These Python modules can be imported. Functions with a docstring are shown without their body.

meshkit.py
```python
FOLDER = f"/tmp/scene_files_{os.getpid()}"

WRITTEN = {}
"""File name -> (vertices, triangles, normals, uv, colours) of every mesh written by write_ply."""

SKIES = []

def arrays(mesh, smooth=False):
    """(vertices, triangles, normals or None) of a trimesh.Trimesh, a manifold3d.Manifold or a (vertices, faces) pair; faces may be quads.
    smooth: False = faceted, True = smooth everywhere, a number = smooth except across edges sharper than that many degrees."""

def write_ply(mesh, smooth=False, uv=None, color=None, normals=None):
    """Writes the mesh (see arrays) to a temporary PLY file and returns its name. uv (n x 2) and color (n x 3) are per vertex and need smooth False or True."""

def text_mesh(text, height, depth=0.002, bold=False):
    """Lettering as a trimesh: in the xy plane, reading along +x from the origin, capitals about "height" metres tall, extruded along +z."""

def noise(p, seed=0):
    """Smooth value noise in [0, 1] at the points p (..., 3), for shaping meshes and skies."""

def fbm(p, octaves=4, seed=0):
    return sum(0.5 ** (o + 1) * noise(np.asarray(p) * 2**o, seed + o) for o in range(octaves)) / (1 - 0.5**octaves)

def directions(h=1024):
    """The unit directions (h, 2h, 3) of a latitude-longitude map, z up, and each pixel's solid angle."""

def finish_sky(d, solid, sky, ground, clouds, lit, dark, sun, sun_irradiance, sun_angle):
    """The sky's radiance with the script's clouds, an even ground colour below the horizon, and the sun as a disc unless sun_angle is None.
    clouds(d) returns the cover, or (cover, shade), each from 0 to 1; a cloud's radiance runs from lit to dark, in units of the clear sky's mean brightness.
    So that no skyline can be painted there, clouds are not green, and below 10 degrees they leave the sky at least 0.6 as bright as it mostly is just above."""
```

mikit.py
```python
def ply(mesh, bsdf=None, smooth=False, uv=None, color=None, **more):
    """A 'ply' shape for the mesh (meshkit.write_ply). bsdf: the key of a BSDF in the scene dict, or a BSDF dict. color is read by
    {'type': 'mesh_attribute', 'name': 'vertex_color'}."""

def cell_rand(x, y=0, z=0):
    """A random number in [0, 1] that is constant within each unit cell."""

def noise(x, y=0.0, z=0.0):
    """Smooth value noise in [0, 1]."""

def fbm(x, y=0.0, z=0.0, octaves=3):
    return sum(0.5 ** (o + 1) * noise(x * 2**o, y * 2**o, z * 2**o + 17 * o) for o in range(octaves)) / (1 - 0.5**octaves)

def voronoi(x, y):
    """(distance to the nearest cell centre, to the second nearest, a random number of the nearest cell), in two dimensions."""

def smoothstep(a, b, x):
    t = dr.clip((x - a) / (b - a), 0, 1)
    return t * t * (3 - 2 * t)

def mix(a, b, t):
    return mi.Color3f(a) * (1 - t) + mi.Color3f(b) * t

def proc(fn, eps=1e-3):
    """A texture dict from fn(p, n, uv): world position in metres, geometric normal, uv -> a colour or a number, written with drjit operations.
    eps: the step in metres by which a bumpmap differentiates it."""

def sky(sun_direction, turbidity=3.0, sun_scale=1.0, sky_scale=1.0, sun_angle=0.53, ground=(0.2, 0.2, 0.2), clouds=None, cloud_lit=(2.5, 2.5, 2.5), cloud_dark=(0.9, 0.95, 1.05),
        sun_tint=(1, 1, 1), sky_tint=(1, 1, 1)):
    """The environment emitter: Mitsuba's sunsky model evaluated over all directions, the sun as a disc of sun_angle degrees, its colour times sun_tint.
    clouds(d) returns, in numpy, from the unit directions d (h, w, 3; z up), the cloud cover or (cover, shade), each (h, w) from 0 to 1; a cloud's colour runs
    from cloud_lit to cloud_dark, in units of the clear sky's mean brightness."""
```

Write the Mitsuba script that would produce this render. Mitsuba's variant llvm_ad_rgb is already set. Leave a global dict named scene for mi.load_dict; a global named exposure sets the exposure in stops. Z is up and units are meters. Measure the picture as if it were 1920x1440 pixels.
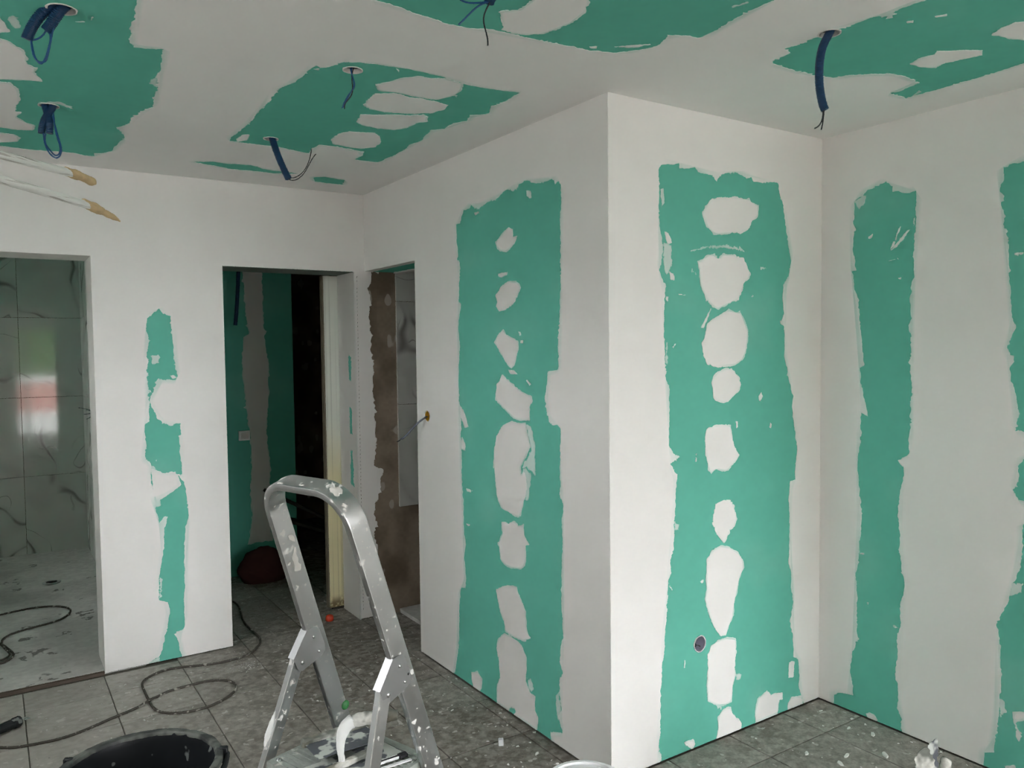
import math, json, random
import numpy as np, trimesh, mitsuba as mi, drjit as dr
import manifold3d as m3
from shapely.geometry import Polygon, MultiPolygon, Point, box as sbox
from shapely.ops import unary_union
from shapely import affinity
import mikit, meshkit
from mikit import noise, fbm, mix, smoothstep

scene, labels = {}, {}
T = mi.ScalarTransform4f
random.seed(7); rng = np.random.default_rng(7)

# ------------------------------------------------------------------ camera, sky, exposure
YAW, PITCH, ROLL, CAMZ, FPX = 0.5841, -0.0460, -0.0114, 1.602, 1483.26
fwd = np.array([math.sin(YAW) * math.cos(PITCH), math.cos(YAW) * math.cos(PITCH), math.sin(PITCH)])
rgt = np.array([math.cos(YAW), -math.sin(YAW), 0.0])
upv = np.cross(rgt, fwd)
upv = -rgt * math.sin(ROLL) + upv * math.cos(ROLL)
scene['camera'] = {'type': 'perspective', 'fov': 2 * math.degrees(math.atan(960 / FPX)), 'fov_axis': 'x', 'near_clip': 0.05, 'far_clip': 200.0,
                   'to_world': T().look_at(origin=[0, 0, CAMZ], target=[float(fwd[0]), float(fwd[1]), CAMZ + float(fwd[2])], up=[float(v) for v in upv])}
exposure = 1.1
SKY = 40.0
scene['sky'] = mikit.sky([-0.5, -0.5, 0.75], turbidity=4.0, sun_scale=0.0, sky_scale=SKY, ground=(0.25, 0.25, 0.24),
                         clouds=lambda d: (np.ones(d.shape[:2]), 0.5 * meshkit.fbm(d * 2.5, 3)), cloud_lit=(2.0, 2.02, 2.05), cloud_dark=(1.3, 1.33, 1.38))

# ------------------------------------------------------------------ helpers
def key_for(name):
    if name not in scene and not any(k.startswith(name + '__') for k in scene): return name
    i = 1
    while f'{name}_{i:03d}' in scene or any(k.startswith(f'{name}_{i:03d}__') for k in scene): i += 1
    return f'{name}_{i:03d}'

def put(name, mesh, mat, parent=None, smooth=False, label=None, category=None, group=None, kind=None, uv=None):
    k = key_for(parent + '__' + name if parent else name)
    scene[k] = mikit.ply(mesh, mat, smooth=smooth, uv=uv)
    tag(k, label, category, group, kind)
    return k

def tag(k, label=None, category=None, group=None, kind=None):
    d = {a: b for a, b in (('label', label), ('category', category), ('group', group), ('kind', kind)) if b}
    if d: labels[k] = {**labels.get(k, {}), **d}

COUNT = {}
def thing(name, label, category, group=None):
    n = COUNT.get(name, 0); COUNT[name] = n + 1
    k = name if n == 0 else f'{name}_{n:03d}'
    tag(k, label, category, group)
    return k

def cat(ms): return trimesh.util.concatenate([m for m in ms if m is not None])

def bx(lo, hi, c=0.0):
    lo, hi = np.array(lo, float), np.array(hi, float)
    if c <= 0:
        return trimesh.creation.box(extents=hi - lo, transform=trimesh.transformations.translation_matrix((lo + hi) / 2))
    P = []
    for s in np.ndindex(2, 2, 2):
        corner = np.where(s, hi, lo); inn = np.where(s, -c, c)
        for a in range(3):
            q = corner + inn; q[a] = corner[a]; P.append(q)
    return trimesh.convex.convex_hull(np.array(P))

def obox(p0, p1, w, h, up=(0, 0, 1), c=0.0):
    """a bar from p0 to p1, w wide sideways, h tall along up"""
    p0, p1 = np.array(p0, float), np.array(p1, float)
    d = p1 - p0; L = np.linalg.norm(d); d /= L
    s = np.cross(d, up); s /= np.linalg.norm(s); u = np.cross(s, d)
    m = bx([0, -w / 2, -h / 2], [L, w / 2, h / 2], c)
    M = np.eye(4); M[:3, 0], M[:3, 1], M[:3, 2], M[:3, 3] = d, s, u, p0
    if np.linalg.det(M[:3, :3]) < 0: M[:3, 1] *= -1
    m.apply_transform(M); return m

def spline(pts, n):
    from scipy.interpolate import CubicSpline, PchipInterpolator
    p = np.array(pts, float); t = np.r_[0, np.cumsum(np.linalg.norm(np.diff(p, axis=0), axis=1) ** 0.5 + 1e-9)]
    return CubicSpline(t, p, axis=0)(np.linspace(0, t[-1], n))

def tube(path, r, sides=8, cap=True):
    p = np.asarray(path, float); n = len(p); r = np.broadcast_to(r, (n,))
    t = np.gradient(p, axis=0); t /= np.linalg.norm(t, axis=1, keepdims=True) + 1e-12
    a = np.cross(t[0], [0, 0, 1.0] if abs(t[0][2]) < 0.9 else [1.0, 0, 0]); a /= np.linalg.norm(a)
    A = [a]
    for i in range(1, n):
        a = A[-1] - t[i] * (A[-1] @ t[i]); A.append(a / np.linalg.norm(a))
    A = np.array(A); B = np.cross(t, A); ang = np.arange(sides) * 2 * np.pi / sides
    v = p[:, None] + r[:, None, None] * (np.cos(ang)[None, :, None] * A[:, None] + np.sin(ang)[None, :, None] * B[:, None])
    f = []
    for i in range(n - 1):
        for j in range(sides):
            q = (j + 1) % sides
            f += [[i * sides + j, i * sides + q, (i + 1) * sides + q], [i * sides + j, (i + 1) * sides + q, (i + 1) * sides + j]]
    v = list(v.reshape(-1, 3))
    if cap:
        v += [p[0], p[-1]]; c0, c1 = n * sides, n * sides + 1
        for j in range(sides):
            q = (j + 1) % sides
            f += [[c0, q, j], [c1, (n - 1) * sides + j, (n - 1) * sides + q]]
    return trimesh.Trimesh(np.array(v), np.array(f), process=False)

def lathe(profile, sides=48, at=(0, 0, 0), axis=None):
    prof = np.array(profile, float); n = len(prof); ang = np.arange(sides) * 2 * np.pi / sides
    v = np.stack([prof[:, None, 0] * np.cos(ang), prof[:, None, 0] * np.sin(ang), np.repeat(prof[:, 1:2], sides, 1)], -1).reshape(-1, 3)
    f = []
    for i in range(n - 1):
        for j in range(sides):
            q = (j + 1) % sides
            f += [[i * sides + j, i * sides + q, (i + 1) * sides + q], [i * sides + j, (i + 1) * sides + q, (i + 1) * sides + j]]
    m = trimesh.Trimesh(v, np.array(f), process=False)
    m.update_faces(m.nondegenerate_faces())
    if axis is not None: m.apply_transform(trimesh.geometry.align_vectors([0, 0, 1], axis))
    m.apply_translation(at); return m

def polys(g):
    if g.is_empty: return []
    return [q for q in getattr(g, 'geoms', [g]) if isinstance(q, Polygon) and q.area > 1e-7]

def extrude(poly, frame, d0, d1):
    """shapely polygon(s) in the plane frame (origin, U, V, N), from depth d0 to d1 along N"""
    o, U, V, N = [np.array(x, float) for x in frame]; out = []
    for q in polys(poly):
        m = trimesh.creation.extrude_polygon(q, abs(d1 - d0), engine='earcut')
        v = m.vertices; w = o + v[:, :1] * U + v[:, 1:2] * V + (v[:, 2:3] + min(d0, d1)) * N
        f = m.faces if np.dot(np.cross(U, V), N) > 0 else m.faces[:, ::-1]
        out.append(trimesh.Trimesh(w, f, process=False))
    return cat(out)

def rough(poly, amp=0.0035, seg=0.004, seed=0, scale=45.0):
    """torn, dragged edge: the outline cut fine and pushed in and out by noise"""
    def ring(r):
        r = np.array(r.coords)[:-1]; pts = []
        for a, b in zip(r, np.roll(r, -1, 0)):
            n = max(1, int(np.linalg.norm(b - a) / seg))
            pts += [a + (b - a) * i / n for i in range(n)]
        p = np.array(pts); t = np.roll(p, -1, 0) - np.roll(p, 1, 0); t /= np.linalg.norm(t, axis=1, keepdims=True) + 1e-9
        q = np.c_[p * scale, np.full(len(p), seed * 7.3)]
        h = (meshkit.noise(q, seed) - 0.5) * 1.3 + (meshkit.noise(q * 3.1, seed + 5) - 0.5) * 0.9
        fine = np.maximum(meshkit.noise(q * 6.5, seed + 9) - 0.5, 0) * np.clip(meshkit.noise(q * 0.5, seed + 3) * 4 - 1.7, 0, 1.6) * 2.6   # here and there the blade dragged and tore
        return p + np.c_[t[:, 1], -t[:, 0]] * ((h + fine) * amp * 2)[:, None]
    out = []
    for q in polys(poly):
        g = Polygon(ring(q.exterior), [ring(i) for i in q.interiors]).buffer(0)
        out += polys(g)
    return unary_union(out)

def clean(coords):
    return Polygon(np.array(coords, float).reshape(-1, 2) / 1000.0).buffer(0)

def skin(poly, frame, thick, tint_edge=0.35, tint_in=0.0, ring=0.014, seed=0, edge_of=None):
    """a thin layer on a wall: front face at depth thick, its sides down to the wall; uv.x = how far the board shows through (thin edge)"""
    o, U, V, N = [np.array(x, float) for x in frame]; VV, FF, TT = [], [], []; base = 0
    def add(v2, f, tint, depth):
        nonlocal base
        VV.append(o + v2[:, :1] * U + v2[:, 1:2] * V + depth * N); FF.append(np.array(f) + base); TT.append(tint); base += len(v2)
    def tri(q): return trimesh.creation.triangulate_polygon(q, engine='earcut')
    for q in polys(poly):
        inner = (q.buffer(-ring) if edge_of is None else q.difference(edge_of.buffer(ring))) if ring > 0 else Polygon()
        edge = q.boundary if edge_of is None else edge_of
        import shapely
        inner = shapely.segmentize(inner, 0.03) if not inner.is_empty else inner
        rest = q.difference(inner) if not inner.is_empty else q
        for g, is_ring in [(x, False) for x in polys(inner)] + [(x, True) for x in polys(rest)]:
            v2, f = tri(g); v2 = np.asarray(v2)[:, :2]
            if is_ring:
                import shapely
                d = shapely.distance(shapely.points(v2), edge)
                nz = meshkit.fbm(np.c_[v2 * 9.0, np.full(len(v2), seed)], 3, seed)
                e = tint_in + tint_edge * np.clip((nz - 0.30) * 2.6, 0, 1.3)
                t = np.where(d < ring * 0.3, e, tint_in)
            else: t = np.full(len(v2), tint_in)
            add(v2, f, t, thick)
        for r in [q.exterior, *q.interiors]:
            c = np.array(r.coords)[:-1]; n = len(c)
            v3 = np.vstack([o + c[:, :1] * U + c[:, 1:2] * V + thick * N, o + c[:, :1] * U + c[:, 1:2] * V - 0.0002 * N])
            i = np.arange(n); j = (i + 1) % n
            VV.append(v3); FF.append(np.vstack([np.c_[i, j, j + n], np.c_[i, j + n, i + n]]) + base); TT.append(np.full(2 * n, tint_in)); base += 2 * n
    v, f, t = np.vstack(VV), np.vstack(FF), np.concatenate(TT)
    return (v, f), np.c_[t, np.zeros(len(t))]

# ------------------------------------------------------------------ materials
GREEN = (0.13, 0.455, 0.36)
WHITE = (0.84, 0.828, 0.815)
def mat(name, d): scene[name] = d if d['type'] in ('twosided', 'dielectric') else {'type': 'twosided', 'bsdf': d}
def diff(fn_or_rgb):
    return {'type': 'diffuse', 'reflectance': {'type': 'rgb', 'value': list(fn_or_rgb)} if isinstance(fn_or_rgb, tuple) else mikit.proc(fn_or_rgb)}
def prin(base, rough=0.5, **k):
    return {'type': 'principled', 'base_color': {'type': 'rgb', 'value': list(base)} if isinstance(base, tuple) else mikit.proc(base), 'roughness': rough, **k}

def f_green(p, n, uv):
    a = fbm(p.x * 3, p.y * 3, p.z * 3, 3); b = fbm(p.x * 40, p.y * 40, p.z * 40, 2)
    c = mi.Color3f(GREEN) * (0.92 + 0.13 * a + 0.05 * b)
    return mix(c, (0.5, 0.62, 0.58), 0.10 * smoothstep(0.55, 0.8, a))
mat('m_green', diff(f_green))
def f_plaster(p, n, uv):
    a = fbm(p.x * 2.2 + 3, p.y * 2.2, p.z * 2.2, 3); b = fbm(p.x * 14, p.y * 14, p.z * 5, 2)
    c = mi.Color3f(WHITE) * (0.965 + 0.05 * a + 0.02 * b)
    return mix(c, mi.Color3f(GREEN) * 1.05, dr.clip(uv.x * (0.75 + 0.5 * b), 0, 1) * 0.8)
mat('m_plaster', diff(f_plaster))
def f_plain(p, n, uv):
    a = fbm(p.x * 3 + 3, p.y * 3, p.z * 3, 3)
    return mi.Color3f(0.74, 0.72, 0.69) * (0.93 + 0.12 * a)
mat('m_white', diff(f_plain))
def f_cement(p, n, uv):
    a = fbm(p.x * 6, p.y * 6 + 2, p.z * 4, 4); b = fbm(p.x * 60, p.y * 60, p.z * 60, 2)
    c = mix((0.15, 0.118, 0.088), (0.27, 0.22, 0.172), smoothstep(0.3, 0.7, a)) * (0.9 + 0.2 * b)
    return mix(c, (0.42, 0.39, 0.35), 0.8 * smoothstep(0.74, 0.8, fbm(p.x * 17, 3.0, p.z * 9, 2)))
mat('m_cement', diff(f_cement))
def f_floor(p, n, uv):
    a = fbm(p.x * 1.6, p.y * 1.6, 1.0, 3); b = fbm(p.x * 38, p.y * 44, 0.0, 4); c2 = fbm(p.x * 140, p.y * 140, 5.0, 2)
    c = mix((0.125, 0.112, 0.092), (0.225, 0.21, 0.185), smoothstep(0.25, 0.75, b)) * (0.8 + 0.35 * c2)
    dust = smoothstep(0.48, 0.72, a) * (0.25 + 0.3 * c2)
    c = mix(c, (0.40, 0.385, 0.35), dust)
    dust2 = smoothstep(1.6, 0.2, p.x + 0.5 * a) * smoothstep(2.6, 3.6, p.y) * (0.62 + 0.3 * b)  # pale dust plus painted-in brightness on the floor by the left doorways
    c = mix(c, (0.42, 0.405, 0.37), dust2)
    fleck = smoothstep(0.79, 0.84, fbm(p.x * 38, p.y * 38, 9.0, 2))
    return mix(c, (0.55, 0.53, 0.5), 0.45 * fleck) * (0.9 + 0.2 * uv.x)
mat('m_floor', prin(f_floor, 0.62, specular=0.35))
mat('m_grout', diff((0.15, 0.14, 0.12)))
mat('m_foot_shade', diff((0.03, 0.028, 0.025)))
mat('m_lintel', diff((0.21, 0.235, 0.21)))
def f_tray(p, n, uv):
    a = fbm(p.x * 2.5, p.y * 2.5, 1.0, 3); b = fbm(p.x * 40, p.y * 40, 0.0, 3)
    c = mix((0.46, 0.455, 0.43), (0.66, 0.65, 0.62), smoothstep(0.3, 0.7, a)) * (0.85 + 0.25 * b)
    return mix(c, (0.09, 0.085, 0.075), 0.75 * smoothstep(0.72, 0.78, fbm(p.x * 9, p.y * 9, 3.0, 3)) * smoothstep(0.45, 0.6, b))
mat('m_tray', diff(f_tray))
def veins(x, y):
    wx = x + 0.35 * fbm(x * 2.3, y * 2.3, 4.0, 3); wy = y + 0.35 * fbm(x * 2.3, y * 2.3, 8.0, 3)
    v1 = dr.abs(fbm(wx * 1.9 + wy * 1.2, wy * 1.5 - wx * .7, 2.0, 3) - 0.5); v2 = dr.abs(fbm(wx * 3.6, wy * 3.1, 6.0, 3) - 0.5)
    w = fbm(x * 5, y * 5, 1.0, 2)
    return dr.maximum((1 - smoothstep(0.0, 0.030, v1)) * smoothstep(0.35, 0.6, w), 0.7 * (1 - smoothstep(0.0, 0.012, v2)) * smoothstep(0.5, 0.7, w)), 1 - smoothstep(0.0, 0.11, v1)
def f_marble(p, n, uv):
    v, halo = veins(uv.x, uv.y)
    c = mix((0.76, 0.76, 0.73), (0.52, 0.51, 0.49), 0.45 * halo)
    return mix(c, (0.16, 0.14, 0.125), 0.85 * v)
mat('m_marble', prin(f_marble, 0.06, specular=0.8))
def splat(p, lo, hi, s=34.0):
    return smoothstep(lo, hi, fbm(p.x * s, p.y * s, p.z * s * 0.7, 3))
scene['m_alu_clean'] = {'type': 'principled', 'base_color': {'type': 'rgb', 'value': [0.72, 0.73, 0.74]}, 'metallic': 1.0, 'roughness': 0.30}
def f_aluw(p, n, uv): return dr.clip(splat(p, 0.705, 0.725, 55.0) + 0.9 * splat(p, 0.72, 0.74, 160.0) + 0.08 * splat(p, 0.45, 0.7, 20.0), 0, 1)
mat('m_alu', {'type': 'twosided', 'bsdf': {'type': 'blendbsdf', 'weight': mikit.proc(f_aluw), 'metal': {'type': 'principled', 'base_color': {'type': 'rgb', 'value': [0.56, 0.58, 0.585]}, 'metallic': 1.0, 'roughness': 0.27},
     'crust': {'type': 'diffuse', 'reflectance': {'type': 'rgb', 'value': [0.66, 0.66, 0.64]}}}})
del scene['m_alu_clean']
mat('m_alu_plate', prin((0.44, 0.45, 0.455), 0.40, metallic=1.0))
def f_tread(p, n, uv): return mix((0.27, 0.30, 0.275), (0.50, 0.51, 0.47), splat(p, 0.6, 0.72, 40.0)) * (0.85 + 0.3 * fbm(p.x * 100, p.y * 100, 1.0, 2))
mat('m_tread', prin(f_tread, 0.5, specular=0.4))
mat('m_steel', prin((0.60, 0.61, 0.61), 0.25, metallic=1.0))
def f_crust(p, n, uv):
    a = splat(p, 0.42, 0.6, 22.0); b = fbm(p.x * 120, p.y * 120, p.z * 120, 2); g = splat(p, 0.55, 0.7, 15.0)
    c = mix((0.17, 0.18, 0.16), (0.60, 0.60, 0.56), a)
    return mix(c, (0.36, 0.33, 0.26), 0.5 * g) * (0.8 + 0.35 * b)
mat('m_crust', diff(f_crust))
def f_blade(p, n, uv):
    a = splat(p, 0.46, 0.56, 30.0)
    return mix((0.09, 0.10, 0.115), (0.50, 0.53, 0.50), a)
mat('m_blade', prin(f_blade, 0.4, specular=0.6))
mat('m_plaster_wet', diff((0.72, 0.73, 0.72)))
mat('m_blue', prin((0.008, 0.040, 0.105), 0.4, specular=0.5))
mat('m_bluewire', prin((0.012, 0.065, 0.19), 0.4, specular=0.5))
mat('m_darkwire', prin((0.02, 0.025, 0.03), 0.45, specular=0.4))
mat('m_greywire', prin((0.12, 0.14, 0.18), 0.4, specular=0.5))
def f_cable(p, n, uv):
    return mix((0.075, 0.07, 0.06), (0.50, 0.48, 0.43), 0.75 * splat(p, 0.60, 0.72, 60.0))
mat('m_cable', diff(f_cable))
def f_tub(p, n, uv):
    a = splat(p, 0.68, 0.73, 26.0)
    return mix((0.012, 0.014, 0.016), (0.22, 0.24, 0.23), 0.7 * a)
mat('m_tub', prin(f_tub, 0.4, specular=0.4))
def f_rim(p, n, uv): return mix((0.03, 0.034, 0.033), (0.12, 0.13, 0.115), splat(p, 0.4, 0.6, 18.0))
mat('m_rim', prin(f_rim, 0.5))
mat('m_whiteplastic', prin((0.80, 0.81, 0.83), 0.3, specular=0.5))
def f_pole(p, n, uv): return mix((0.70, 0.71, 0.69), (0.22, 0.20, 0.17), 0.65 * smoothstep(0.60, 0.72, fbm((p.x - p.y) * 90, (p.x + p.y) * 6, p.z * 120, 3)))
mat('m_pole', prin(f_pole, 0.4))
def f_tape(p, n, uv): return mi.Color3f(0.50, 0.38, 0.22) * (0.7 + 0.5 * fbm(p.x * 60, p.y * 60, p.z * 90, 3))
mat('m_tape', diff(f_tape))
def f_board(p, n, uv):
    s = smoothstep(1.25, 0.75, p.z + 0.05 * fbm(p.x * 30, 2.0, p.z * 3, 2)); line = smoothstep(0.55, 0.8, noise(p.x * 90, 1.0, p.z * 0.7))
    c = mix((0.72, 0.75, 0.69), (0.72, 0.66, 0.43), s) * (1 - 0.16 * line)
    return mix(c, (0.22, 0.17, 0.09), smoothstep(0.10, 0.04, p.z) * smoothstep(0.3, 0.6, fbm(p.x * 40, 4.0, p.z * 30, 3)))
mat('m_board', diff(f_board))
mat('m_boardedge', diff((0.16, 0.14, 0.10)))
mat('m_brown', diff((0.11, 0.088, 0.072)))
mat('m_yellow', prin((0.50, 0.30, 0.03), 0.5))
mat('m_violet', prin((0.42, 0.42, 0.50), 0.35))
mat('m_red', prin((0.55, 0.05, 0.02), 0.4))
mat('m_greencap', prin((0.04, 0.20, 0.06), 0.4))
mat('m_chip', diff((0.62, 0.61, 0.58)))
mat('m_black', prin((0.015, 0.015, 0.018), 0.4))
mat('m_darkboard', diff((0.05, 0.045, 0.04)))
mat('m_sack', diff((0.05, 0.022, 0.02)))
mat('m_concrete', diff((0.27, 0.27, 0.25)))
def f_hedge(p, n, uv): return mix((0.02, 0.05, 0.012), (0.09, 0.17, 0.05), fbm(p.x * 7, p.y * 7, p.z * 7, 3))
mat('m_hedge', diff(f_hedge))
mat('m_pink', diff((0.62, 0.30, 0.27)))
mat('m_frame', prin((0.75, 0.75, 0.74), 0.35))

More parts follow.
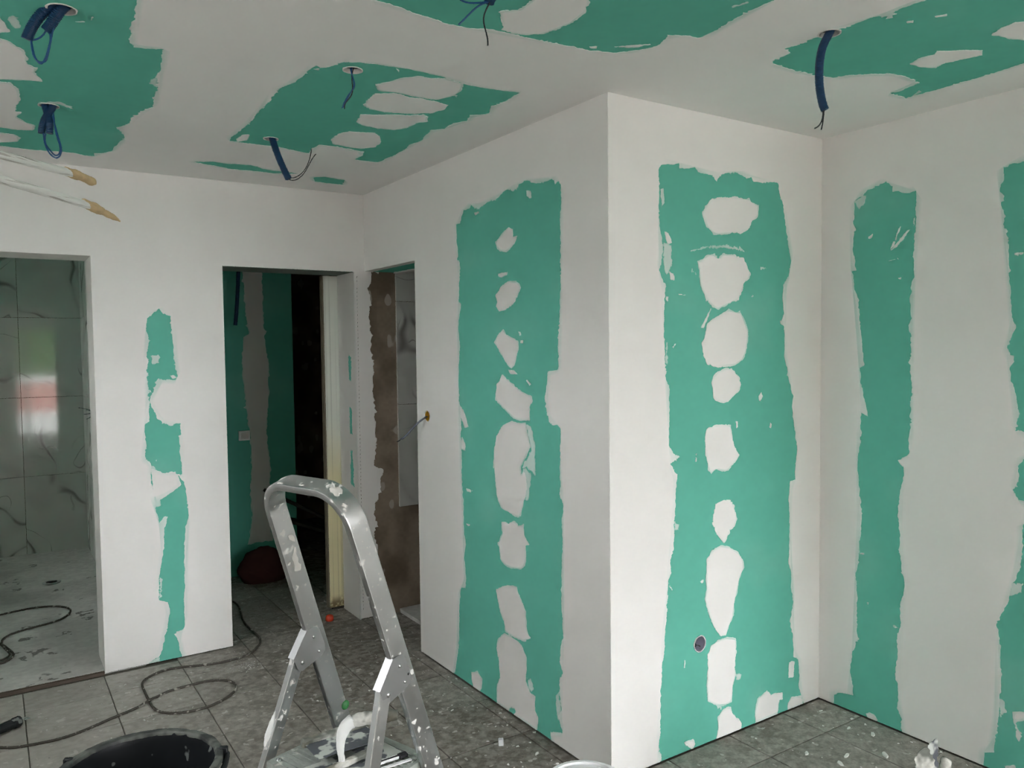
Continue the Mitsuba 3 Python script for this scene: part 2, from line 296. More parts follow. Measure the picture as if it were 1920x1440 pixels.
# ------------------------------------------------------------------ the room
YA, XB, YC, XD, HC = 4.357, 1.855, 2.1726, 3.08, 2.5
XL, YR, XR, YD = -1.3, -3.0, 5.6, 0.45            # far left wall and the wall behind the camera
MARKS = json.loads('''{"A":{"green":[[674,1772,693,1786,709,1800,732,1816,749,1800,790,1784,779,1746,787,1743,790,1681,798,1599,804,1531,812,1472,800,1454,765,1460,713,1456,700,1424,692,1394,679,1371,682,1323,697,1295,711,1264,733,1238,758,1227,821,1230,818,1178,812,1081,816,1004,816,955,805,963,770,981,725,982,694,998,669,1007,664,1042,649,1057,647,1095,656,1121,647,1196,646,1234,667,1249,673,1269,670,1358,668,1412,665,1493,673,1587,677,1668,671,1715],[812,935,827,923,839,848,846,758,830,691,819,587,817,429,809,304,807,176,800,151,765,143,769,121,782,44,795,-2,794,-44,615,-65,617,-8,646,22,675,31,690,43,706,113,717,153,733,223,741,264,731,306,688,326,690,388,695,460,709,531,721,612,725,695,739,730,742,750,725,752,702,724,688,803,681,866,669,949,667,980,673,990,679,887,698,825,708,842,737,854,777,886,806,904,812,914,799,967]],"dab":[],"spot":[[772,1480,791,1481,807,1469,790,1462],[675,1415,682,1405,684,1394,678,1398],[755,134,785,144,789,127,769,116],[694,1053,701,1052,698,1039,695,1039]],"smear":[[686,1580,724,1583,726,1546,697,1533],[677,887,709,852,712,811,684,804],[632,30,684,29,688,-4,636,-2],[697,439,708,427,701,345,691,336],[666,1015,682,1020,691,1005,681,996]],"cement":[[1897,2054,1888,1992,1870,1963,1889,1897,1882,1829,1876,1791,1889,1676,1883,1599,1892,1542,1895,1464,1888,1368,1897,1290,1904,1135,1908,1056,1889,912,1957,881,1954,875,1925,820,1931,755,1895,694,1886,618,1906,563,1877,503,1896,435,1914,302,1932,142,1942,-44,2542,-166,2740,2135]]},"B":{"green":[[3196,2240,3151,2236,3127,2251,3101,2238,3053,2228,2987,2242,2901,2246,2851,2268,2803,2271,2783,2252,2724,2278,2692,2284,2652,2274,2621,2260,2561,2255,2509,2257,2494,2250,2487,2232,2461,2240,2449,2227,2445,2174,2453,2107,2454,1980,2452,1878,2462,1776,2464,1672,2474,1638,2471,1569,2476,1513,2543,1507,2551,1454,2564,1409,2560,1364,2538,1312,2516,1294,2472,1293,2462,1283,2466,1204,2471,1081,2465,1076,2472,1018,2451,991,2460,919,2457,823,2467,679,2471,589,2462,520,2458,459,2478,399,2481,353,2462,310,2487,275,2485,217,2474,157,2497,122,2475,94,2472,68,2550,38,2543,-3,2650,-14,2821,-35,2960,-29,3388,-24,3341,19,3305,147,3291,261,3292,348,3275,439,3268,454,3231,463,3220,507,3228,580,3238,609,3219,667,3234,728,3235,855,3249,959,3247,1019,3248,1125,3253,1199,3241,1221,3259,1336,3267,1356,3261,1494,3251,1620,3259,1693,3247,1766,3229,1806,3256,1818,3250,1860,3236,2004,3265,2017,3249,2036,3262,2089,3264,2183,3230,2183,3217,2207]],"dab":[[2816,2113,2786,2098,2783,2067,2753,2068,2757,2048,2805,2018,2839,2008,2883,2017,2909,2028,2923,2060,2881,2084],[2828,1885,2774,1882,2741,1864,2729,1850,2758,1810,2810,1775,2862,1759,2898,1759,2924,1781,2915,1800,2928,1830,2878,1865],[2867,1683,2843,1659,2795,1643,2754,1629,2751,1596,2781,1531,2807,1512,2841,1530,2893,1578,2942,1626,2909,1660],[2881,1489,2817,1454,2733,1420,2660,1400,2653,1382,2672,1358,2678,1301,2752,1295,2794,1299,2871,1337,2939,1372,2923,1442,2904,1457],[2811,1291,2761,1283,2706,1291,2695,1246,2672,1192,2705,1143,2747,1100,2740,1064,2723,1098,2698,1073,2692,999,2725,956,2746,896,2768,881,2811,885,2881,895,2908,903,2934,943,2951,1020,2958,1099,2965,1054,2951,1155,2937,1206,2891,1258,2855,1276],[2900,836,2882,844,2847,840,2803,860,2777,853,2769,845,2727,862,2725,815,2688,780,2716,770,2713,714,2722,683,2756,661,2833,646,2886,651,2913,670,2921,718,2935,735,2901,786],[2953,526,2889,557,2817,578,2786,577,2775,556,2742,517,2718,485,2711,401,2687,385,2728,356,2770,353,2840,347,2880,355,2892,397,2919,429,2936,475],[2888,347,2822,344,2777,343,2746,324,2718,294,2714,253,2723,187,2691,151,2658,144,2656,88,2636,62,2650,-14,2821,-35,2847,-10,2803,22,2811,36,2855,21,2861,-11,2960,-29,2954,96,2925,131,2936,203,2954,258,2940,303],[3180,69,3128,94,3083,71,3090,27,3110,3,3161,3,3177,27]],"spot":[[2916,1920,2859,1925,2829,1925,2833,1909,2894,1904],[3102,2213,3063,2213,3054,2202,3089,2199],[2841,1513,2790,1507,2761,1489,2816,1488],[2696,1467,2659,1450,2675,1445],[3259,1336,3218,1306,3175,1236,3210,1229,3250,1283],[3242,1189,3206,1150,3213,1118,3248,1125],[3207,942,3146,940,3167,927,3197,930],[3212,774,3134,782,3192,765],[2737,1631,2716,1631,2719,1619,2739,1620]],"smear":[[2703,1287,2674,1280,2652,1254,2640,1186,2639,1077,2666,1092,2698,1106,2731,1098,2664,1184,2690,1246],[2714,1099,2666,1077,2683,1010,2695,966,2717,962,2695,1017],[2685,2244,2653,2234,2641,2205,2666,2205,2682,2221],[2474,1668,2466,1638,2470,1569,2479,1552],[2510,207,2488,225,2477,156,2497,112,2511,152],[2715,204,2682,211,2666,179,2683,154,2707,169],[2758,1671,2741,1672,2728,1652,2745,1652]]},"C":{"green":[[2098,2261,2112,2273,2141,2282,2175,2282,2204,2290,2208,2273,2234,2272,2288,2285,2318,2269,2355,2267,2386,2264,2411,2245,2424,2269,2462,2285,2521,2296,2540,2291,2587,2276,2614,2281,2628,2267,2676,2268,2767,2279,2784,2275,2793,2234,2811,2199,2825,2144,2844,2062,2853,2015,2871,1960,2854,1893,2820,1854,2813,1788,2825,1732,2807,1694,2826,1676,2829,1619,2827,1553,2845,1505,2867,1428,2887,1380,2880,1332,2891,1274,2907,1215,2904,1186,2918,1156,2911,1079,2918,1132,2905,1066,2904,1017,2870,1011,2861,935,2867,847,2868,749,2863,653,2881,611,2881,552,2897,480,2875,396,2895,322,2899,233,2933,215,2938,164,2939,83,2955,49,2975,4,2976,-47,2086,-50,2092,5,2104,32,2089,45,2098,147,2101,277,2109,396,2125,444,2123,488,2133,581,2141,700,2159,732,2153,767,2171,834,2177,954,2184,1039,2190,1107,2172,1122,2166,1139,2149,1153,2202,1174,2172,1189,2149,1225,2147,1268,2152,1335,2150,1437,2132,1471,2129,1505,2125,1606,2124,1723,2130,1806,2133,1835,2122,1839,2099,1884,2111,1921,2117,1955,2115,2004,2106,2028,2097,2093,2101,2183]],"dab":[[2380,2173,2424,2185,2482,2191,2534,2200,2581,2191,2601,2199,2614,2181,2662,2176,2656,2126,2621,2105,2594,2067,2548,2050,2495,2051,2469,2041,2392,2038,2355,2063,2336,2087,2328,2116,2349,2148],[2303,1927,2355,1953,2392,1963,2418,1950,2450,1969,2521,1964,2568,1953,2588,1927,2613,1892,2605,1874,2568,1846,2562,1819,2535,1782,2482,1767,2456,1755,2418,1744,2380,1757,2349,1778,2336,1803,2320,1837,2312,1880],[2482,1747,2522,1733,2548,1742,2575,1702,2599,1661,2596,1620,2583,1575,2569,1543,2536,1526,2503,1517,2421,1512,2355,1525,2336,1561,2324,1613,2342,1630,2355,1682,2380,1704,2418,1718,2463,1738],[2503,1513,2507,1504,2542,1476,2556,1444,2543,1417,2509,1396,2477,1375,2444,1372,2412,1378,2390,1392,2389,1428,2380,1454,2393,1480,2418,1497,2446,1509],[2367,1279,2418,1286,2494,1281,2499,1252,2516,1197,2537,1159,2547,1154,2523,1124,2477,1097,2444,1095,2406,1108,2380,1093,2361,1108,2352,1162,2348,1166,2342,1228,2352,1262],[2406,969,2451,978,2497,975,2517,947,2524,910,2533,892,2517,865,2484,833,2458,800,2432,822,2399,863,2386,891,2393,935],[2355,753,2387,784,2432,797,2484,785,2538,751,2572,709,2574,681,2545,639,2538,594,2518,561,2514,497,2485,457,2465,424,2432,424,2406,455,2380,496,2355,547,2342,594,2355,627,2348,673,2352,708],[2380,397,2419,411,2471,412,2525,397,2532,345,2522,300,2523,244,2505,192,2501,137,2465,130,2432,132,2380,160,2358,175,2351,240,2361,301,2358,365],[2419,94,2452,118,2492,119,2512,79,2546,55,2560,28,2553,-27,2400,-24,2419,39],[2664,109,2721,128,2751,104,2825,93,2825,63,2802,64,2795,12,2781,-24,2658,-28,2643,43,2650,79],[2863,33,2885,57,2955,47,2964,17,2965,-34,2863,-31],[2229,44,2279,45,2289,22,2273,4,2236,24]],"spot":[[2128,2030,2151,2027,2165,1991,2146,1985,2134,2009],[2151,1886,2174,1874,2180,1849,2162,1853],[2324,1673,2377,1748,2382,1744,2336,1669],[2680,1403,2690,1384,2673,1363,2659,1385],[2869,215,2907,213,2900,143,2866,146],[2141,702,2165,662,2147,678],[2314,670,2336,674,2336,661,2323,658],[2167,1597,2183,1612,2187,1609,2173,1594],[2520,1296,2536,1291,2539,1268,2527,1264],[2737,1274,2748,1268,2741,1250,2733,1255],[2200,1800,2239,1797,2238,1794,2203,1795],[2293,1180,2300,1182,2297,1149,2291,1148],[2230,372,2235,371,2232,341,2226,342],[2137,1789,2148,1786,2145,1769,2133,1777]],"smear":[[2257,1963,2343,1989,2456,2000,2548,1997,2595,1975,2535,1983,2443,1989,2343,1979],[2267,1912,2287,1887,2303,1880,2293,1872,2271,1883],[2109,2184,2123,2190,2127,2137,2113,2119],[2117,1988,2163,1982,2168,1907,2139,1873,2122,1905],[2177,928,2201,912,2197,890,2177,893],[2525,248,2559,235,2555,217,2528,219],[2136,1614,2144,1616,2141,1530,2132,1526],[2413,151,2452,141,2439,121,2413,126],[2616,1802,2629,1807,2623,1791],[2670,1922,2709,1924,2709,1915,2670,1911]]},"D":{"green":[[2016,2203,1979,2220,1964,2231,1924,2252,1876,2262,1842,2238,1846,2216,1818,2210,1777,2200,1747,2204,1747,2139,1745,2095,1753,1982,1754,1859,1765,1798,1766,1728,1759,1701,1775,1675,1767,1648,1758,1630,1760,1577,1763,1488,1756,1399,1760,1345,1756,1256,1769,1210,1760,1166,1764,1156,1810,1124,1782,1100,1782,1092,1791,1032,1804,975,1808,901,1801,848,1795,748,1786,667,1776,615,1791,546,1793,444,1802,395,1804,311,1812,262,1800,182,1799,98,1784,62,1778,-34,2091,-33,2097,50,2048,68,2000,76,2006,137,2017,183,2007,265,1983,331,1989,397,1988,504,1994,609,1984,640,1982,756,1968,807,1971,893,1980,968,1988,1062,1990,1085,1979,1162,1975,1295,1977,1311,1946,1297,1955,1353,1976,1427,1982,1498,1961,1507,1967,1550,1978,1606,1989,1709,1995,1785,2011,1842,2022,1909,2003,1912,2012,1964,2021,2021,2018,2077,2005,2080,2024,2115,2016,2152],[1426,2234,1389,2237,1358,2239,1296,2238,1195,2239,1180,1799,1164,1273,1279,1275,1342,1279,1374,1280,1366,1311,1359,1344,1367,1399,1385,1455,1391,1507,1378,1531,1392,1559,1402,1583,1385,1631,1373,1655,1385,1687,1391,1719,1396,1799,1403,1879,1410,1984,1422,2021,1419,2049,1430,2106,1416,2108,1436,2147,1434,2170,1423,2184],[1278,1205,1340,1182,1356,1164,1359,1100,1375,1065,1361,1035,1338,1032,1275,1036],[1165,989,1336,946,1341,941,1339,885,1346,786,1357,743,1373,723,1378,664,1400,609,1421,569,1413,505,1408,431,1405,349,1409,238,1416,168,1426,71,1457,57,1461,13,1464,-40,1146,-52]],"dab":[[1944,19,1926,33,1901,30,1889,11,1906,-2,1936,7],[1360,249,1312,267,1311,243,1348,216,1344,197,1332,181,1339,149,1348,162,1355,201],[1387,37,1353,56,1330,21,1375,9]],"spot":[[1855,1977,1830,2000,1784,2052,1770,2054,1793,2022,1825,1990],[1853,1983,1812,2073,1807,2073,1839,1996],[1952,2043,1930,2057,1932,2043,1947,2036],[1862,1940,1815,1945,1815,1941,1860,1935],[1387,1919,1353,1920,1353,1912,1372,1908],[1979,707,1954,714,1956,704,1977,700],[1819,1864,1805,1868,1807,1859]],"smear":[[2012,2202,1979,2218,1958,2221,1968,2191,1993,2167],[1828,439,1817,442,1803,434,1822,430],[1410,280,1390,279,1386,239,1403,215],[1941,502,1934,504,1935,487],[1379,721,1338,731,1337,699,1378,680],[1760,2097,1748,2100,1751,2069,1758,2066]]},"K":{"green":[[348,2244,349,2294,361,2365,362,2448,375,2545,388,2588,425,2578,465,2561,478,2647,488,2769,492,2825,514,2936,517,3045,536,3178,511,3257,492,3376,498,3443,467,3549,509,3674,508,3747,494,3858,490,3970,465,4030,431,4050,435,4109,401,4118,349,4084,207,4121,74,4110,-234,4127,-117,2315,323,2039],[895,3524,883,3459,889,3402,889,3300,889,3172,880,3058,876,2907,870,2795,863,2739,884,2667,893,2594,889,2490,896,2455,914,2470,936,2441,956,2378,1006,2357,1059,2344,1147,2331,1211,2334,1277,2336,1381,2363,1481,2361,1596,2339,1597,2389,1604,2451,1604,2505,1589,2528,1631,2602,1618,2639,1583,2667,1613,2734,1581,2801,1590,2884,1554,2933,1578,3041,1596,3086,1582,3189,1605,3275,1598,3321,1606,3401,1599,3449,1599,3562,1512,3568,1472,3569,1475,3479,1458,3404,1374,3393,1306,3382,1247,3390,1237,3462,1253,3560,1186,3546,1098,3518,990,3525,931,3522],[842,3993,920,3934,974,3953,1091,3922,1129,3939,1162,3973,1228,3989,1356,3983,1307,4026,1246,4048,1152,4047,1033,4062,968,4034,890,4015],[1437,4038,1491,3991,1615,4024,1644,4135,1547,4143,1485,4132],[857,1927,899,1921,948,1932,981,1940,1019,1946,1065,1955,1127,1955,1170,1944,1200,1930,1260,1921,1327,1921,1406,1915,1493,1905,1506,1908,1548,1904,1581,1890,1620,1881,1647,1858,1675,1826,1698,1789,1702,1754,1691,1719,1675,1692,1698,1674,1730,1658,1764,1664,1768,1631,1765,1593,1756,1550,1747,1510,1744,1475,1741,1425,1742,1374,1686,1228,827,1636],[2103,1677,2093,1589,2047,1580,2055,1536,2052,1485,2047,1458,2028,1429,2065,1387,2063,1350,2060,1306,2068,1283,2103,1270,2072,1245,2076,1208,2079,1172,2083,1162,2052,1056,2249,904,2809,1125,2819,1248,2834,1340,2838,1433,2842,1531,2841,1654,2733,1657,2739,1608,2715,1536,2641,1526,2573,1527,2494,1562,2451,1602,2428,1630,2422,1660,2353,1675,2281,1686,2193,1683]],"dab":[[58,2547,70,2587,84,2643,67,2663,34,2681,34,2555],[59,2713,86,2732,118,2784,133,2860,131,2914,161,2933,155,2983,179,3068,127,3089,64,3112,15,3138,17,2736],[64,3144,94,3141,120,3198,127,3330,113,3435,118,3509,137,3492,120,3574,157,3649,191,3680,179,3753,131,3776,71,3773,12,3765,15,3168],[72,3864,121,3865,144,3916,136,3987,73,4041,36,4064,35,3885],[1125,2524,1154,2479,1172,2427,1212,2376,1258,2370,1307,2351,1380,2363,1406,2419,1414,2488,1384,2564,1332,2569,1286,2571,1221,2561,1163,2579],[1185,2759,1172,2701,1165,2615,1203,2587,1242,2573,1288,2591,1336,2577,1394,2584,1451,2598,1461,2647,1441,2717,1395,2757,1340,2779,1284,2798,1219,2794],[1243,2973,1222,2874,1281,2844,1310,2820,1378,2791,1425,2751,1455,2768,1482,2829,1455,2861,1453,2943,1421,3006,1358,3017,1275,3002],[1254,3291,1249,3186,1273,3119,1320,3108,1370,3085,1410,3124,1459,3224,1464,3299,1423,3355,1361,3361,1292,3344],[1170,1816,1177,1794,1205,1779,1209,1749,1206,1709,1197,1662,1234,1613,1302,1609,1332,1630,1367,1693,1379,1760,1379,1822,1358,1868,1327,1901,1282,1915,1247,1912,1220,1874,1187,1834],[2507,1445,2484,1406,2492,1366,2468,1342,2521,1302,2583,1260,2625,1284,2604,1344,2597,1385,2614,1424,2563,1443],[2481,1188,2450,1148,2440,1106,2476,1074,2625,1119,2603,1154,2557,1172,2499,1177]],"spot":[[910,3479,914,3394,938,3372,954,3470,926,3517],[2202,1205,2217,1178,2233,1185,2214,1208],[1593,1844,1639,1797,1682,1763,1653,1813],[1536,1879,1551,1865,1560,1877,1546,1885],[2172,1267,2180,1249,2197,1261,2183,1270],[900,2493,914,2478,918,2497],[1122,2350,1138,2357,1144,2375],[1414,2488,1424,2482,1430,2504]],"smear":[[74,2544,89,2514,102,2553,106,2600,92,2616],[231,2476,259,2453,266,2398,272,2413,264,2452,236,2481],[186,3329,242,3284,284,3331,292,3357,244,3319,195,3341],[357,2302,380,2262,392,2306,377,2355,366,2369],[2852,1647,2790,1577,2819,1589,2854,1639],[1677,1457,1692,1419,1698,1425,1685,1460],[481,2903,483,2851,495,2843,511,2938]]}}''')
X3, Y3, Z3 = np.eye(3)
FR = {'A': ((0, YA, 0), X3, Z3, -Y3), 'B': ((XB, 0, 0), Y3, Z3, -X3), 'C': ((0, YC, 0), X3, Z3, -Y3), 'D': ((XD, 0, 0), Y3, Z3, -X3), 'K': ((0, 0, HC), X3, Y3, -Z3)}
HOLES = {'B': [(3.588, 1.258, 0.027)], 'C': [(2.315, 0.419, 0.031)],
         'K': [(0.192, 2.404, 0.034), (0.216, 3.358, 0.032), (1.009, 2.435, 0.030), (1.033, 3.398, 0.030), (1.090, 1.682, 0.032), (2.061, 1.432, 0.030)]}
def holes(w): return unary_union([Point(a, b).buffer(r, 24) for a, b, r in HOLES.get(w, [])])
def struct(name, mesh, m, parent=None, smooth=False, label=None, uv=None):
    return put(name, mesh, m, parent, smooth, label=label, kind='structure' if parent is None else None, uv=uv)
GAP = 0.006                    # the boards stop just above the floor
WALL = {'A': 'wall_left', 'B': 'wall_corner_left', 'C': 'wall_corner_right', 'D': 'wall_right', 'K': 'ceiling'}
door2 = sbox(1.05, -0.1, 1.787, 2.052); door1 = sbox(-0.45, -0.1, 0.432, 2.072)
AREA = {'A': sbox(XL, GAP, 2.90, HC).difference(door1).difference(door2),
        'B': sbox(YC, GAP, YA, HC).difference(sbox(3.703, -0.1, YA + 0.1, 2.058)),
        'C': sbox(XB, GAP, XD, HC), 'D': sbox(YD, GAP, YC, HC),
        'K': sbox(XL, YR, XD, YA).difference(sbox(XB, YC, 4, 5)).union(sbox(XD, YR, XR, YD))}
BASE = {'A': (AREA['A'], -0.26), 'B': (sbox(YC + 0.10, GAP, YA, HC).difference(sbox(3.703, -0.1, YA + 0.1, 2.058)), -0.22), 'C': (AREA['C'], -0.10), 'D': (sbox(YD + .1, GAP, YC + 0.1, HC), -0.10)}
for w in 'ABCD':
    struct(WALL[w], extrude(BASE[w][0].difference(holes(w)), FR[w], 0.0, BASE[w][1]), 'm_green')
struct('ceiling', extrude(sbox(XL - 0.1, YR - 0.1, XR + .1, 7.6).difference(holes('K')), FR['K'], 0.0, -0.0125), 'm_green')
struct('ceiling_slab', bx((XL - 0.3, YR - 0.3, 2.62), (XR + .3, 7.8, 2.75)), 'm_concrete')

for w in 'ABCD':
    put('base_track', extrude(unary_union(polys(BASE[w][0].intersection(sbox(-5, GAP, 9, GAP + .001)))).buffer(0).intersection(sbox(-5, 0, 9, 1)) if False else unary_union([sbox(q.bounds[0] + .02, 0, q.bounds[2] - .02, GAP) for q in polys(BASE[w][0].intersection(sbox(-5, GAP, 9, GAP + .01)))]), FR[w], -0.012, BASE[w][1] + .002), 'm_foot_shade', WALL[w])  # near-black filler in the gap: shadow along the wall foot put into colour
GR = {}
for wi, w in enumerate('ABCDK'):
    M = MARKS[w]
    tex = 1 if w != 'K' else 1.25
    g = unary_union([rough(clean(q), 0.0032 * tex, 0.0045, 11 * wi + i) for i, q in enumerate(M['green'])])
    GR[w] = g
    coat = AREA[w].difference(g).difference(holes(w).buffer(0.002))
    if w == 'A': 
        cem = rough(clean(M['cement'][0]), 0.006, 0.006, 77, 60.0).intersection(sbox(1.86, 0, 2.9, 2.5))
        coat = coat.difference(cem).difference(sbox(1.95, 0, 3, 3))
    import shapely
    coat = shapely.segmentize(coat, 0.03)
    (mesh, uv) = skin(coat, FR[w], 0.0016, 0.42, 0.0, 0.024, wi, g.boundary)
    put('plaster_coat', mesh, 'm_plaster', WALL[w], label='smoothed white plaster coat over the board joints', uv=uv)
    if w == 'A': put('cement_render', extrude(cem.union(sbox(1.95, 0, 2.9, 2.5)), FR[w], 0.0009, 0.0), 'm_cement', WALL[w], label='bare brown cement render inside the doorway')
    for i, q in enumerate(M['dab']):
        d = rough(clean(q), 0.0026 * tex, 0.004, 100 + 13 * wi + i).intersection(AREA[w].buffer(-0.0005)).difference(holes(w).buffer(0.002))
        if d.is_empty: continue
        mesh, uv = skin(d, FR[w], 0.0019, 0.5, 0.0, 0.010, 50 + i)
        put('plaster_dab', mesh, 'm_plaster', WALL[w], uv=uv)
    for i, q in enumerate(M['spot']):
        d = rough(clean(q), 0.0022, 0.004, 200 + 13 * wi + i, 80.0).intersection(g).intersection(AREA[w].buffer(-0.0005))
        if d.is_empty: continue
        mesh, uv = skin(d, FR[w], 0.0013, 0.3, 0.1, 0.003, 70 + i)
        put('plaster_speck', mesh, 'm_plaster', WALL[w], uv=uv)
    for i, q in enumerate(M['smear']):
        d = rough(clean(q), 0.004, 0.004, 300 + 13 * wi + i, 70.0).intersection(AREA[w].buffer(-0.0005))
        if d.is_empty: continue
        mesh, uv = skin(d, FR[w], 0.0022 if w == 'B' and i < 2 else 0.0009, 0.25, 0.45, 0.006, 90 + i)
        put('plaster_smear', mesh, 'm_plaster', WALL[w], uv=uv)

# torn paper rims of the holes
for w in ('K', 'B', 'C'):
    for i, (a, b, r) in enumerate(HOLES[w]):
        o, U, V, N = [np.array(x, float) for x in FR[w]]
        ang = np.linspace(0, 2 * np.pi, 41)[:-1]
        rr = r + 0.0035 * meshkit.noise(np.c_[np.cos(ang) * 3, np.sin(ang) * 3, np.full(40, i * 3.1)], i) + 0.001
        ring = Polygon(np.c_[a + rr * np.cos(ang), b + rr * np.sin(ang)]).difference(Point(a, b).buffer(r - 0.001, 24))
        put('hole_rim', cat([extrude(ring, FR[w], 0.0025, 0.0)] + ([extrude(Point(a, b).buffer(r + 0.001, 24).difference(Point(a, b).buffer(r - 0.0015, 24)), FR[w], 0.002, -0.0124)] if w == 'K' else [])), 'm_white', WALL[w])

# door reveals
E = 0.0012
put('door_reveal', bx((0.432 - E, YA - 0.0014, 0), (0.4325, YA + 0.26, 2.072)), 'm_white', 'wall_left')
put('door_reveal', bx((-0.45, YA, 2.072 - E), (0.432 - E, YA + 0.26, 2.0725)), 'm_white', 'wall_left')
rv = extrude(sbox(YA, 0, YA + 0.26, 2.052).difference(unary_union([rough(sbox(YA + .07, z0, YA + .105, z1), .006, .005, int(z0 * 50), 50) for z0, z1 in ((1.42, 1.56), (0.80, 1.0), (1.1, 1.25), (.62, .72))])), ((1.787, 0, 0), Y3, Z3, -X3), 0.0, E)
put('door_reveal', rv, 'm_white', 'wall_left', label='plastered reveal with green board showing in slots')
put('corner_bead', bx((1.787 - 0.0022, YA - 0.0022, 0.0), (1.787 + 0.004, YA + 0.004, 2.05), 0.001), 'm_frame', 'wall_left', label='thin metal corner bead')
bead = []
for z in np.arange(0.06, 2.02, 0.022):
    bead.append(bx((1.803, YA - 0.0019, z), (1.8055, YA - 0.0010, z + 0.007)))
put('bead_perforation', cat(bead), 'm_brown', 'wall_left', kind='stuff')
put('door_reveal', bx((XB - 0.0014, 3.7026, 0), (XB + 0.22, 3.703 + E, 2.058)), 'm_white', 'wall_corner_left')
put('door_reveal', bx((XB, 3.703, 2.058 - E), (XB + 0.05, YA - 0.002, 2.0585)), 'm_white', 'wall_corner_left')
tornx = rough(sbox(XB + 0.185, 4.02, XB + 0.225, YA - 0.01), 0.008, 0.006, 5, 60.0)
put('lintel_track', bx((1.05, YA + .004, 2.050), (1.787, YA + .26, 2.0525)), 'm_lintel', 'wall_left', label='grey lintel strip over the dark doorway')
put('torn_plaster', extrude(tornx, ((0, 0, 2.058), X3, Y3, -Z3), 0.006, 0.0), 'm_white', 'wall_corner_left')

# walls out of view that close the room: the light comes in through a glazed door behind and a window on the left
def wall_rect(name, frame, outer, hole, depth, m):
    struct(name, extrude(outer.difference(hole) if hole is not None else outer, frame, 0.0, -depth), m)
REAR = sbox(-0.25, 0.02, 0.55, 2.1); REAR2 = sbox(1.55, 0.3, 4.4, 2.45); LEFT = sbox(1.9, 1.3, 2.8, 2.42)
wall_rect('wall_rear', ((0, YR, 0), X3, Z3, Y3), sbox(XL, 0, XR, HC), REAR.union(REAR2), 0.25, 'm_white')
wall_rect('wall_far_left', ((XL, 0, 0), Y3, Z3, X3), sbox(YR - 0.25, 0, YA + 0.26, HC), LEFT, 0.25, 'm_white')
struct('wall_return', bx((XD, YD, 0), (XR, YD + .1, HC)), 'm_white')
struct('wall_far_right', bx((XR, YR - .25, 0), (XR + .1, YD + .1, HC)), 'm_white')
def frame_bars(rect, fr, nmid, parent):
    a, b, c, d = rect.bounds; t = 0.06
    bars = [sbox(a, b, a + t, d), sbox(c - t, b, c, d), sbox(a + t, d - t, c - t, d), sbox(a + t, b, c - t, b + t)]
    for x in nmid:
        bars.append(sbox(x - t / 2, b + t, x + t / 2, d - t))
    for q in bars: put('frame_bar', extrude(q, fr, -0.10, -0.16), 'm_frame', parent)
frame_bars(REAR, ((0, YR, 0), X3, Z3, Y3), (-.06,), 'window_1'); tag('window_1', kind='structure')
frame_bars(REAR2, ((0, YR, 0), X3, Z3, Y3), (3.0,), 'window_4'); tag('window_4', kind='structure')
frame_bars(LEFT, ((XL, 0, 0), Y3, Z3, X3), (2.25,), 'window_2'); tag('window_2', kind='structure')
frame_bars(sbox(5.2, 1.5, 5.7, 2.0), ((-.84, 0, 0), Y3, Z3, X3), (), 'window_3'); tag('window_3', kind='structure')  # unseen window, added to brighten the shower tiles and tray

# floor: square dusty tiles, laid staggered to the wall
struct('floor', bx((XL, YR, -0.10), (2.95, 7.35, -0.0055)), 'm_grout')
struct('floor_right', bx((2.95, YR, -0.10), (XD + .1, YC + .1, -0.0055)), 'm_grout')
struct('floor_far_right', bx((XD + .1, YR, -0.10), (XR, YD, 0)), 'm_floor')
PX, PY, X0, Y0 = 0.3435, 0.355, 0.080, 1.962
def tile_mesh(x0, y0, x1, y1, b=0.0015):
    v = [(x0, y0, -.006), (x1, y0, -.006), (x1, y1, -.006), (x0, y1, -.006), (x0, y0, -b), (x1, y0, -b), (x1, y1, -b), (x0, y1, -b), (x0 + b, y0 + b, 0), (x1 - b, y0 + b, 0), (x1 - b, y1 - b, 0), (x0 + b, y1 - b, 0)]
    f = []
    for r in (0, 4):
        for i in range(4):
            j = (i + 1) % 4; f += [[r + i, r + j, r + 4 + j], [r + i, r + 4 + j, r + 4 + i]]
    f += [[8, 9, 10], [8, 10, 11]]
    return trimesh.Trimesh(np.array(v), np.array(f), process=False)
rest, G2 = [], 0.0022
for i in range(-4, 10):
    for j in range(-18, 16):
        x0, x1 = X0 + i * PX + G2, X0 + (i + 1) * PX - G2; y0, y1 = Y0 + j * PY + G2, Y0 + (j + 1) * PY - G2
        x0, x1 = max(x0, XL + .002), min(x1, XD - .003); y0 = max(y0, YR + .002)
        if x1 - x0 < .02 or y1 - y0 < .02: continue
        cx, cy = (x0 + x1) / 2, (y0 + y1) / 2
        if cx > XB and cy > YC:                                   # behind the corner only the small tiled room's floor remains
            if y0 < YC < y1 and cy < YC + .1: pass
            if cx > 2.9: continue
        if cx < 0.7 and y0 > YA - .03: continue                   # shower room has its own floor
        if cx < 0.7: y1 = min(y1, YA - 0.03)
        if x1 > XB - .002 and x0 < XB and YC < cy < 3.70: x1 = XB - .003
        elif cx > XB and YC - .02 < y0 and cy < 3.70 and x0 < XB + .3: continue
        if cx > XB and y0 < YC < y1: y1 = YC - .003
        if x1 - x0 < .02 or y1 - y0 < .02: continue
        m = tile_mesh(x0, y0, x1, y1)
        if cy > 1.3 and cx > -0.75: 
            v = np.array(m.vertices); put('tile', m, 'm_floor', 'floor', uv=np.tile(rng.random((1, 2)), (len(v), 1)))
        else: rest.append(m)
r0 = cat(rest); put('tile_field', r0, 'm_floor', 'floor', kind='stuff', uv=np.tile([[0.5, 0.5]], (len(r0.vertices), 1)))

